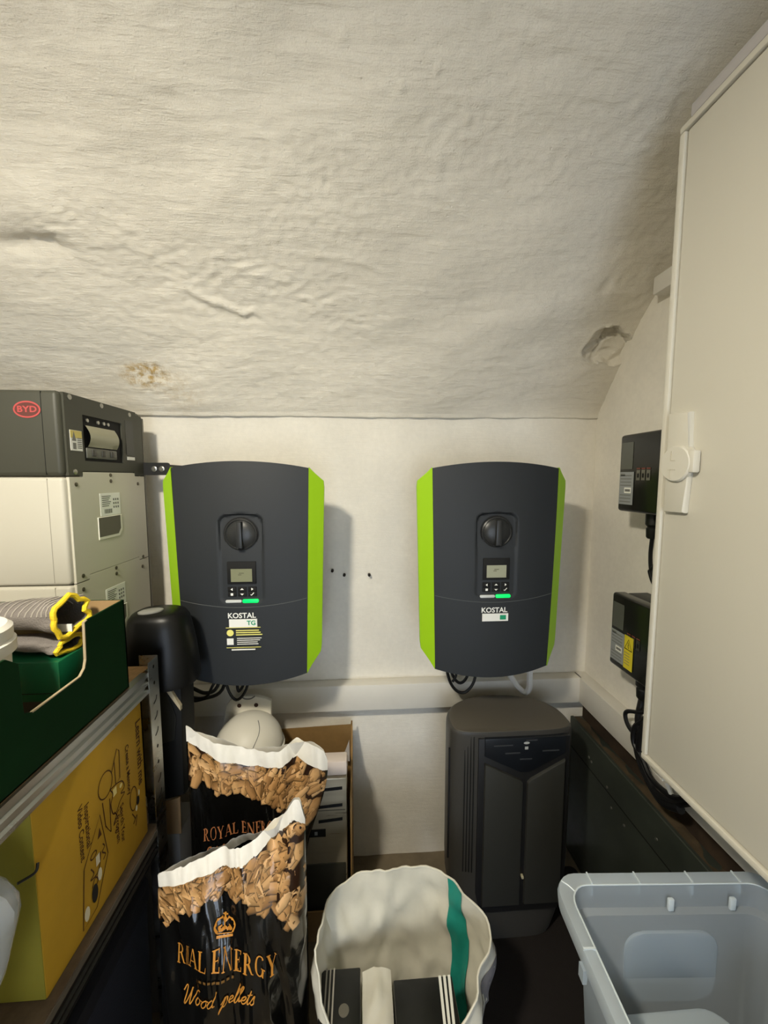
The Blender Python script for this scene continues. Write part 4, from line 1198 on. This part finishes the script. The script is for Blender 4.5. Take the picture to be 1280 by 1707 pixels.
SCRIPT = {
    'W': ([[(-0.1, 0.75), (0.0, 0.98), (0.14, 0.9), (0.14, 0.3), (0.2, 0.0), (0.42, 0.5), (0.52, 0.98), (0.50, 0.3), (0.58, 0.0), (0.82, 0.5), (0.95, 1.0), (1.08, 0.95)]], 0.92),
    'o': ([[(0.30, 0.45), (0.12, 0.40), (0.05, 0.18), (0.18, 0.0), (0.34, 0.15), (0.33, 0.38), (0.25, 0.45), (0.48, 0.40)]], 0.44),
    'd': ([[(0.32, 0.42), (0.12, 0.40), (0.04, 0.15), (0.16, 0.0), (0.32, 0.15), (0.40, 0.6), (0.45, 1.0), (0.38, 0.4), (0.36, 0.08), (0.45, 0.0), (0.54, 0.08)]], 0.66),
    'p': ([[(0.0, 0.2), (0.14, 0.5), (0.10, 0.0), (0.02, -0.5), (0.08, 0.0), (0.2, 0.4), (0.34, 0.42), (0.36, 0.15), (0.22, 0.0), (0.1, 0.08)]], 0.44),
    'e': ([[(0.02, 0.15), (0.2, 0.22), (0.3, 0.38), (0.2, 0.46), (0.08, 0.30), (0.08, 0.08), (0.2, 0.0), (0.38, 0.14)]], 0.37),
    'l': ([[(0.0, 0.12), (0.2, 0.6), (0.25, 0.98), (0.17, 0.98), (0.1, 0.4), (0.1, 0.08), (0.18, 0.0), (0.30, 0.12)]], 0.27),
    't': ([[(0.0, 0.15), (0.14, 0.5), (0.18, 0.78), (0.1, 0.3), (0.1, 0.06), (0.18, 0.0), (0.30, 0.12)], [(0.0, 0.52), (0.32, 0.56)]], 0.29),
    's': ([[(0.0, 0.1), (0.2, 0.5), (0.22, 0.3), (0.26, 0.1), (0.14, 0.0), (0.02, 0.06)]], 0.3),
    ' ': ([], 0.3)}

def script_text(s, w=0.075):
    x, out = 0.0, []
    for ch in s:
        strokes, a = SCRIPT[ch]
        for st in strokes:
            out += ribbon([(x + px + 0.32 * py, py) for px, py in st], w, 4)
        x += a
    return out, x

def crown_polys():
    P = [rect(-0.42, 0.42, 0.0, 0.10), rect(-0.40, 0.40, 0.13, 0.17)]
    P += ribbon([(-0.40, 0.17), (-0.52, 0.45), (-0.42, 0.66), (-0.2, 0.70), (0.0, 0.55)], 0.07)
    P += ribbon([(0.40, 0.17), (0.52, 0.45), (0.42, 0.66), (0.2, 0.70), (0.0, 0.55)], 0.07)
    P += ribbon([(-0.02, 0.17), (-0.02, 0.6)], 0.06, smooth=False)
    P += ribbon([(-0.25, 0.17), (-0.30, 0.36), (-0.18, 0.40)], 0.07) + ribbon([(0.25, 0.17), (0.30, 0.36), (0.18, 0.40)], 0.07)
    for x, y in ((-0.30, 0.30), (0.30, 0.30), (0.0, 0.30), (-0.15, 0.24), (0.15, 0.24)):
        P.append(disc(x, y, 0.085, 8))
    for x, y in ((-0.50, 0.5), (-0.36, 0.68), (0.36, 0.68), (0.50, 0.5), (-0.18, 0.70), (0.18, 0.70)):
        P.append(disc(x, y, 0.06, 8))
    P += [disc(0, 0.68, 0.07, 10), rect(-0.035, 0.035, 0.72, 0.96), rect(-0.11, 0.11, 0.81, 0.88)]
    return P

m_sack = M('black_sack_film', (12, 12, 11), 0.15, coat=0.5, bump=0.4, bscale=38)
m_sackw = M('white_sack_hem', (236, 232, 222), 0.5, var=0.06, vscale=25, bump=0.3, bscale=60)
m_back = M('pellet_shadow_print', (44, 25, 12), 0.3, coat=0.3)
m_gold = M('gold_print', (206, 140, 56), 0.3, var=0.15, vscale=40)
m_rose = M('faded_gold_print', (196, 128, 84), 0.3)
m_goldd = M('gold_print_small', (120, 86, 40), 0.4)
m_pel = bpy.data.materials.new('pellet_print')
m_pel.use_nodes = True
_b = m_pel.node_tree.nodes['Principled BSDF']
_b.inputs['Roughness'].default_value = 0.3
_b.inputs['Coat Weight'].default_value = 0.3
_a = m_pel.node_tree.nodes.new('ShaderNodeVertexColor')
_a.layer_name = 'print'
m_pel.node_tree.links.new(_a.outputs['Color'], _b.inputs['Base Color'])

def sack(label, origin, rotz, hw, dep, ztop, zhem, zlow, uf, seed, arch, tz, mtext, lean=0.0, taper=lambda f: 1.0):
    t = thing('pellet_sack', label, 'sack', origin, 'wood pellet sacks')
    t.rotation_euler = (lean, 0, rotz)
    ORG[t.name] = Vector((0, 0, 0))              # geometry below is given in the sack's own space
    rnd = random.Random(seed)
    ZT = lambda u: lerp_tab(ztop, u) + 0.0035 * N3(u * 9, seed, 0)
    ZH = lambda u: lerp_tab(zhem, u) + 0.0015 * N3(u * 7, seed, 3)
    prof = [(0, 0.72), (0.08, 0.95), (0.3, 1.05), (0.55, 1.0), (0.72, 0.82), (0.86, 0.5), (0.95, 0.25), (1.0, 0.10)]
    def surf(u, z, side=-1, off=0.0):
        zt = ZT(max(-1, min(1, u)))
        f = z / zt
        d = dep * lerp_tab(prof, f)
        au = min(1.0, abs(u))
        k = (1 - au ** 2.6) ** 0.6
        x = u * hw * (taper(f) if u > 0 else 1.0)
        y = side * d * k
        wr = 0.010 * N3(u * 2.4 + seed, z * 7, 2.1) + 0.0045 * N3(u * 5 + seed, z * 12 + u * 3, 5.2) + 0.0022 * (1 - 2 * abs(N3(u * 7, z * 16 + u * 7, seed)))
        fold = 0.014 * math.exp(-((u - uf - 0.05 * math.sin(z * 12)) / 0.035) ** 2) * sstep(0.55, 0.35, f)
        diag = 0.010 * math.exp(-((u - 0.72 + (z - 0.3) * 0.9) / 0.06) ** 2) * sstep(0.85, 0.5, f) - 0.008 * math.exp(-((u - 0.60 + (z - 0.3) * 0.9) / 0.07) ** 2) * sstep(0.85, 0.5, f)
        tuck = 0.014 * math.exp(-((u - 0.55) / 0.12) ** 2) * sstep(0.75, 0.95, f)
        y += (wr * (0.4 + k) + (fold + diag + tuck) * k) * (1 if side < 0 else -0.6)
        p = Vector((x, y, z))
        if off:
            e = 0.004
            du = surf(min(1, u + e), z, side) - surf(max(-1, u - e), z, side)
            dz = surf(u, z + e, side) - surf(u, z - e, side)
            nn = du.cross(dz).normalized()
            if nn.y > 0 and side < 0:
                nn = -nn
            p = p + nn * off
        return p
    nu, nz = 100, 130
    bm = nb()
    for side in (-1, 1):
        grid(bm, lambda a, b: surf(-1 + 2 * a, (ZH(-1 + 2 * a) + 0.002) * b, side), nu, nz)
    bmesh.ops.remove_doubles(bm, verts=bm.verts[:], dist=0.0004)
    O('film', bm, m_sack, t, ang=60)
    bm = nb()
    for side in (-1, 1):
        grid(bm, lambda a, b: surf(-1 + 2 * a, ZH(-1 + 2 * a) + (ZT(-1 + 2 * a) - ZH(-1 + 2 * a)) * b, side) + Vector((0, side * 0.0006, 0)), nu, 8)
    O('hem', bm, m_sackw, t, ang=60)
    ZL = lambda u: lerp_tab(zlow, u)
    bm = nb()
    grid(bm, lambda a, b: surf(-0.985 + 1.97 * a, ZL(-1 + 2 * a) + 0.012 + 0.004 * N3(a * 30, 1, seed) + (ZH(-1 + 2 * a) - ZL(-1 + 2 * a) - 0.012) * b, -1, 0.0005), nu, 14)
    pr = O('pellet_backing', bm, m_back, t, ang=60)
    # printed pellets: short cut cylinders, each a shaded patch on the film
    bm = nb()
    cl = bm.loops.layers.color.new('print') if False else bm.verts.layers.float_color.new('print')
    npel = 150
    for i in range(npel):
        u = -0.96 + 1.92 * rnd.random()
        zl, zh = ZL(u) + 0.008, ZH(u) - 0.008
        z = zl + (zh - zl) * (1 - (i / npel)) ** 0.9 * 1.0 + rnd.uniform(-0.010, 0.010)
        z = min(zh + 0.006, max(zl - 0.004, zl + (zh - zl) * rnd.random()))
        ang = rnd.gauss(math.pi * (0.28 if u > 0.3 else 0.78 if u < -0.2 else 0.5), 0.7)
        ln, wd = rnd.uniform(0.013, 0.023), rnd.uniform(0.0085, 0.0118)
        base = rnd.choice(((150, 112, 68), (166, 128, 82), (132, 96, 56), (184, 146, 100), (156, 116, 70)))
        light = tuple(min(255, c_ * 1.18 + 14) for c_ in base)
        dark = tuple(c_ * 0.36 for c_ in base)
        shape = [(-1, -0.72, dark), (-0.1, -1, dark), (0.9, -0.8, dark), (1.06, -0.1, base), (0.92, 0.75, dark), (0.05, 1.0, dark), (-0.95, 0.8, dark), (-1.1, 0.05, base)]
        off = 0.0008 + 0.0000045 * i
        def pv(a, b, colr):
            xx, zz = a * ln * math.cos(ang) - b * wd * math.sin(ang), a * ln * math.sin(ang) + b * wd * math.cos(ang)
            uu = max(-0.995, min(0.995, u + xx / hw))
            v = bm.verts.new(surf(uu, min(z + zz, ZH(uu) + 0.001), -1, off))
            v[cl] = lin(colr) + (1,)
            return v
        jit = [(a * rnd.uniform(0.88, 1.1), b * rnd.uniform(0.85, 1.12), c_) for a, b, c_ in shape]
        outer = [pv(a, b, c_) for a, b, c_ in jit]
        inner = [pv(a * 0.84, b * 0.74 + 0.05, base if b < 0 else light) for a, b, c_ in jit]
        mid = pv(0.1, 0.25, light)
        n = len(outer)
        try:
            for k in range(n):
                bm.faces.new((outer[k], outer[(k + 1) % n], inner[(k + 1) % n], inner[k]))
                bm.faces.new((inner[k], inner[(k + 1) % n], mid))
        except ValueError:
            pass
    O('pellet_picture', bm, m_pel, t, kind='stuff')
    # lettering
    def put(polys, sx, cx, cz, bow=0.0, apex=0.0):
        def fn(x, y):
            xx = cx + x * sx
            zz = cz + y * sx - bow * ((xx - cx + apex) ** 2)
            return surf(xx / hw, zz, -1, 0.0017)
        return fn
    bm = nb()
    tx, wd = serif_text('ROYAL ENERGY', arch.get('squeeze', ()))
    sc = arch['w'] / wd
    cut = []
    for p in tx:                                # refine along x so letters follow the film
        cut.append(p)
    polys2d(bm, [[(x - wd / 2, y * 1.7) for x, y in p] for p in cut], put(None, sc, arch['x'], tz['name'], arch['bow'], arch.get('apex', 0.0)))
    O('brand_lettering', bm, mtext, t, smooth=False)
    tx, wd = script_text('Wood pellets')
    sc = arch['w2'] / wd
    O('script_lettering', polys2d(nb(), [[(x - wd / 2, y * 1.15) for x, y in p] for p in tx], put(None, sc, arch['x2'], tz['script'], 0.8)), mtext, t, smooth=False)
    if tz.get('crown'):
        O('crown_print', polys2d(nb(), crown_polys(), put(None, 0.034, arch['xc'], tz['crown'])), m_gold, t, smooth=False)
    O('small_print', polys2d(nb(), [rect(-0.5 + 0.125 * k, -0.42 + 0.125 * k, 0, 0.07) for k in range(8)], put(None, 0.06, arch['xc'] - 0.01, tz['small'])), m_goldd, t, smooth=False)
    return t

sack('front pellet sack with gold crown and lettering, nearest the viewer', (-0.236, 0.665, 0.0), R(4), 0.131, 0.078,
     [(-1, 0.568), (-0.8, 0.578), (-0.4, 0.597), (0, 0.612), (0.35, 0.622), (0.6, 0.640), (0.85, 0.686), (0.93, 0.686), (1, 0.645)],
     [(-1, 0.545), (-0.8, 0.553), (-0.4, 0.570), (0, 0.583), (0.35, 0.598), (0.6, 0.615), (0.85, 0.655), (1, 0.635)],
     [(-1, 0.475), (-0.75, 0.52), (-0.3, 0.545), (0.1, 0.547), (0.4, 0.515), (0.7, 0.475), (1, 0.46)],
     -0.48, 11, dict(squeeze=(1, 2), w=0.172, x=-0.004, bow=2.7, apex=0.034, w2=0.122, x2=-0.016, xc=-0.006), dict(name=0.442, script=0.384, crown=0.486, small=0.424), m_gold)
sack('rear pellet sack leaning behind the front sack, with folded white hem', (-0.229, 0.826, 0.0), R(3), 0.152, 0.050,
     [(-1, 0.742), (-0.9, 0.728), (-0.5, 0.698), (-0.1, 0.675), (0.3, 0.672), (0.55, 0.688), (0.8, 0.678), (0.95, 0.660), (1, 0.635)],
     [(-1, 0.705), (-0.5, 0.664), (-0.1, 0.642), (0.3, 0.638), (0.55, 0.650), (0.8, 0.630), (1, 0.612)],
     [(-1, 0.605), (-0.6, 0.61), (-0.3, 0.597), (0.0, 0.585), (0.3, 0.55), (0.6, 0.49), (1, 0.50)],
     0.25, 23, dict(w=0.170, x=-0.030, bow=1.5, w2=0.15, x2=-0.035, xc=-0.02), dict(name=0.506, script=0.455, small=0.490), m_rose,
     taper=lambda f: 0.66 + 0.34 * sstep(0.62, 0.97, f))

# ------------------------------------------------------------------ white woven carrier bag and its contents
m_bag = M('white_woven_bag', (222, 217, 200), 0.55, var=0.10, vscale=12, bump=0.35, bscale=35)
m_teal = M('teal_print', (36, 146, 130), 0.5, var=0.1, vscale=20)
m_bagg = M('bag_grey_print', (130, 126, 128), 0.55)
wb = thing('carrier_bag', 'open white woven carrier bag with teal stripe on the floor', 'bag', (0.08, 0.68, 0))
RIM = [(0, 0.200, 0.352), (25, 0.205, 0.365), (50, 0.190, 0.366), (75, 0.168, 0.372), (95, 0.155, 0.376), (120, 0.165, 0.376), (145, 0.182, 0.375), (165, 0.178, 0.38), (185, 0.176, 0.37), (210, 0.172, 0.25), (240, 0.160, 0.20), (270, 0.150, 0.22), (300, 0.160, 0.31), (325, 0.180, 0.335), (340, 0.175, 0.345), (360, 0.200, 0.352)]
def bagpt(a_deg, f, off=0.0):
    a_deg = a_deg % 360
    r = lerp_tab([(a, q) for a, q, _ in RIM], a_deg)
    zt = lerp_tab([(a, z) for a, _, z in RIM], a_deg)
    a = R(a_deg)
    s = 0.80 + 0.20 * f ** 1.4 + 0.035 * math.sin(math.pi * f)
    c, sn = math.cos(a), math.sin(a)
    rr = r * s - off
    w = (0.016 * FB(c * 1.8, sn * 1.8, f * 2.6 + 2, 3) + 0.007 * (1 - 2 * abs(N3(c * 4, sn * 4, f * 5))) * sstep(1.0, 0.85, f)) * (0.5 + f)
    return Vector((0.072 + (rr + w) * c * 0.93, 0.682 + (rr + w) * sn * 0.80, zt * f))
bm = nb()
NA, NF = 96, 30
rings = [[bagpt(360 * k / NA, j / NF) for k in range(NA)] for j in range(NF + 1)]
O('woven_wall', loft(bm, rings, True, False), m_bag, wb, ang=60)
rim = [bagpt(360 * k / NA, 1.0) for k in range(NA)]
O('rim_hem', tube(nb(), rim + rim[:1], 0.0022, 6, 1, smooth=False), m_bag, wb)
O('teal_stripe', grid(nb(), lambda u, v: bagpt(31 + 15 * u - 12 * v, 1 - 0.88 * v, 0.0036), 10, 26), m_teal, wb)
O('outer_print', grid(nb(), lambda u, v: bagpt(-30 + 36 * u, 0.90 * v, -0.0015), 12, 16), m_bagg, wb)
O('teal_side', grid(nb(), lambda u, v: bagpt(176 + 26 * u, 0.75 * v, -0.002), 10, 14), m_teal, wb)

m_pack = M('black_pack', (22, 22, 20), 0.35, var=0.3, vscale=25)
m_cloth = M('white_cloth', (206, 202, 188), 0.7, bump=0.5, bscale=40)
p1 = thing('shoe_pack', 'black pack with three pale stripes and round badge, left in the white bag', 'pack', (-0.045, 0.655, 0.2), 'striped black packs in the white bag')
O('carton', B(-0.084, -0.004, 0.590, 0.715, 0.012, 0.266, 0.003), m_pack, p1)
for k in range(3):
    O('stripe', B(-0.0745 + k * 0.0075, -0.0715 + k * 0.0075, 0.592, 0.7155, 0.2655, 0.2668), M('stripe_grey', (150, 146, 136), 0.5), p1, smooth=False)
O('badge', lathe(nb(), [(0.010, 0.2664), (0.010, 0.2674)], (-0.036, 0.650, 0), 'z', 16), M('badge_grey', (96, 92, 82), 0.5), p1)
p2 = thing('shoe_pack', 'black pack with three white stripes, right in the white bag', 'pack', (0.12, 0.65, 0.2), 'striped black packs in the white bag')
O('carton', B(0.062, 0.182, 0.580, 0.690, 0.012, 0.266, 0.003), m_pack, p2)
for k in range(3):
    O('stripe', prism(nb(), [(0.1545 + k * 0.0095, 0.690), (0.160 + k * 0.0095, 0.690), (0.152 + k * 0.0080, 0.581), (0.147 + k * 0.0080, 0.581)], 'z', 0.2655, 0.2668), m_white, p2, smooth=False)
cl = thing('folded_cloth', 'white folded cloth between the two striped packs in the bag', 'cloth', (0.03, 0.65, 0.1))
def clothpt(u, v):
    y = 0.572 + 0.145 * v
    return Vector((-0.001 + 0.060 * u, y, 0.250 + 0.010 * math.sin(math.pi * u) + 0.006 * FB(u * 3, v * 4, 3)))
bm = nb()
rings = []
for j in range(15):
    v = j / 14
    top = [clothpt(i / 12, v) for i in range(13)]
    rings.append(top + [Vector((0.058, top[0].y, 0.012)), Vector((0.0, top[0].y, 0.012))])
O('fabric', loft(bm, rings), m_cloth, cl)

# ------------------------------------------------------------------ dark chest carrying the clear box
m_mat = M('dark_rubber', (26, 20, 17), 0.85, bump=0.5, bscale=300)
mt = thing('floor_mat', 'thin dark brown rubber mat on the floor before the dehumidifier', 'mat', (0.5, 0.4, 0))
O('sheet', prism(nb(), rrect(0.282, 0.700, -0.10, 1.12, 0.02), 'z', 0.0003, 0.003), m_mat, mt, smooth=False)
m_chest = M('dark_brown_wood', (34, 27, 22), 0.7, var=0.3, vscale=12, stretch=(1, 6, 1))
ch = thing('low_stool', 'dark brown low wooden stool under the clear plastic box', 'stool', (0.53, 0.33, 0))
O('seat', B(0.400, 0.660, 0.13, 0.525, 0.242, 0.262, 0.003), m_chest, ch)
for lx in (0.420, 0.640):
    for ly in (0.15, 0.505):
        O('leg', B(lx - 0.015, lx + 0.015, ly - 0.015, ly + 0.015, 0.0032, 0.2415, 0.002), m_chest, ch)

m_clear = bpy.data.materials.new('frosted_clear_plastic')
m_clear.use_nodes = True
nt = m_clear.node_tree
b = nt.nodes['Principled BSDF']
b.inputs['Base Color'].default_value = lin((212, 222, 230)) + (1,)
b.inputs['Roughness'].default_value = 0.28
tr_ = nt.nodes.new('ShaderNodeBsdfTransparent')
tr_.inputs['Color'].default_value = lin((226, 234, 240)) + (1,)
tl = nt.nodes.new('ShaderNodeBsdfTranslucent')
tl.inputs['Color'].default_value = lin((226, 234, 242)) + (1,)
mx1 = nt.nodes.new('ShaderNodeMixShader')
mx1.inputs[0].default_value = 0.45
nt.links.new(b.outputs[0], mx1.inputs[1])
nt.links.new(tl.outputs[0], mx1.inputs[2])
mx2 = nt.nodes.new('ShaderNodeMixShader')
mx2.inputs[0].default_value = 0.33
nt.links.new(mx1.outputs[0], mx2.inputs[1])
nt.links.new(tr_.outputs[0], mx2.inputs[2])
nt.links.new(mx2.outputs[0], nt.nodes['Material Output'].inputs['Surface'])

m_rimc = m_clear.copy()
m_rimc.name = 'frosted_rim'
m_rimc.node_tree.nodes[mx2.name].inputs[0].default_value = 0.15
m_rib = M('frosted_edge', (206, 216, 222), 0.35)
cbx = thing('storage_box', 'frosted clear plastic storage box with wide rim at lower right', 'storage box', (0.505, 0.325, 0.263))
cbx.rotation_euler = (0, 0, R(-3))
ORG[cbx.name] = Vector((0, 0, 0))
HX, HY, HZ = 0.182, 0.250, 0.327
def ring(hx, hy, z, r):
    return [(x, y, z) for x, y in rrect(-hx, hx, -hy, hy, r, 6)]
O('tub', loft(nb(), [ring(HX - 0.04, HY - 0.04, 0.0, 0.03), ring(HX - 0.035, HY - 0.035, 0.004, 0.032), ring(HX - 0.020, HY - 0.020, HZ - 0.045, 0.032), ring(HX - 0.012, HY - 0.012, HZ - 0.04, 0.034), ring(HX - 0.010, HY - 0.010, HZ, 0.034)], True, False), m_clear, cbx, ang=50)
O('rim', loft(nb(), [ring(HX - 0.010, HY - 0.010, HZ, 0.034), ring(HX - 0.004, HY - 0.004, HZ + 0.003, 0.036), ring(HX + 0.008, HY + 0.008, HZ + 0.002, 0.040), ring(HX + 0.010, HY + 0.010, HZ - 0.006, 0.041), ring(HX + 0.008, HY + 0.008, HZ - 0.024, 0.040)], False, False), m_rimc, cbx, ang=60)
for sx in (-1, 1):
    for k in (-0.6, -0.2, 0.2, 0.6):
        O('rim_rib', B(*sorted((sx * (HX - 0.010), sx * (HX + 0.0085))), k * HY - 0.0012, k * HY + 0.0012, HZ - 0.02, HZ + 0.0042), m_rib, cbx, smooth=False)
for sy in (-1, 1):
    for k in (-0.7, -0.25, 0.25, 0.7):
        O('rim_rib', B(k * HX - 0.0012, k * HX + 0.0012, *sorted((sy * (HY - 0.010), sy * (HY + 0.0085))), HZ - 0.02, HZ + 0.0042), m_rib, cbx, smooth=False)
for k in (0.02, 0.60):
    O('clip', B(k * HX - 0.005, k * HX + 0.005, HY - 0.020, HY - 0.014, HZ - 0.040, HZ - 0.018, 0.002), m_rib, cbx)
O('corner_seam', tube(nb(), [(-HX + 0.020, HY - 0.020, HZ + 0.001), (-HX + 0.012, HY - 0.012, HZ + 0.0035), (-HX + 0.0045, HY - 0.0045, HZ + 0.0025)], 0.0012, 6, smooth=False), m_rib, cbx)
O('inner_bead', tube(nb(), [Vector(p) for p in ring(HX - 0.0105, HY - 0.0105, HZ + 0.001, 0.034)] + [Vector(ring(HX - 0.0105, HY - 0.0105, HZ + 0.001, 0.034)[0])], 0.0014, 6, smooth=False), m_rib, cbx)
O('end_panel', prism(nb(), rrect(-0.075, 0.082, HZ - 0.20, HZ - 0.072, 0.03, 6), 'y', HY - 0.026, HY - 0.021, 0.002), m_clear, cbx)
O('lug', B(-HX - 0.0125, -HX - 0.006, 0.14, 0.152, HZ - 0.042, HZ - 0.02), m_clear, cbx, smooth=False)
# things kept in the clear box
fl = thing('food_container', 'pale rounded plastic container lying inside the clear storage box', 'container', (0.50, 0.36, 0.268))
def fring(hx, hy, z, r):
    return [(0.470 + x, 0.385 + y, z) for x, y in rrect(-hx, hx, -hy, hy, r, 6)]
m_cont = M('milky_container', (176, 186, 192), 0.4)
O('tub', loft(nb(), [fring(0.080, 0.10, 0.2695, 0.03), fring(0.090, 0.11, 0.275, 0.035), fring(0.095, 0.115, 0.42, 0.035), fring(0.090, 0.11, 0.43, 0.03)]), m_cont, fl, ang=50)
O('lid', loft(nb(), [fring(0.100, 0.12, 0.4305, 0.04), fring(0.100, 0.12, 0.442, 0.04), fring(0.094, 0.114, 0.446, 0.036)]), m_cont, fl, ang=50)
wc = thing('white_pouch', 'white soft pouch inside the clear storage box near the cabinet', 'pouch', (0.63, 0.30, 0.268))
rings = []
for j in range(11):
    f = j / 10
    s = math.sin(math.pi * (0.08 + 0.84 * f)) ** 0.5
    rings.append([(0.618 + 0.034 * s * math.cos(a) * (1 + 0.15 * N3(math.cos(a) * 2, math.sin(a) * 2, f * 3)), 0.40 + 0.085 * s * math.sin(a), 0.2695 + 0.250 * f) for a in [2 * math.pi * k / 28 for k in range(28)]])
O('fabric', loft(nb(), rings), M('pouch_white', (222, 220, 220), 0.6), wc)
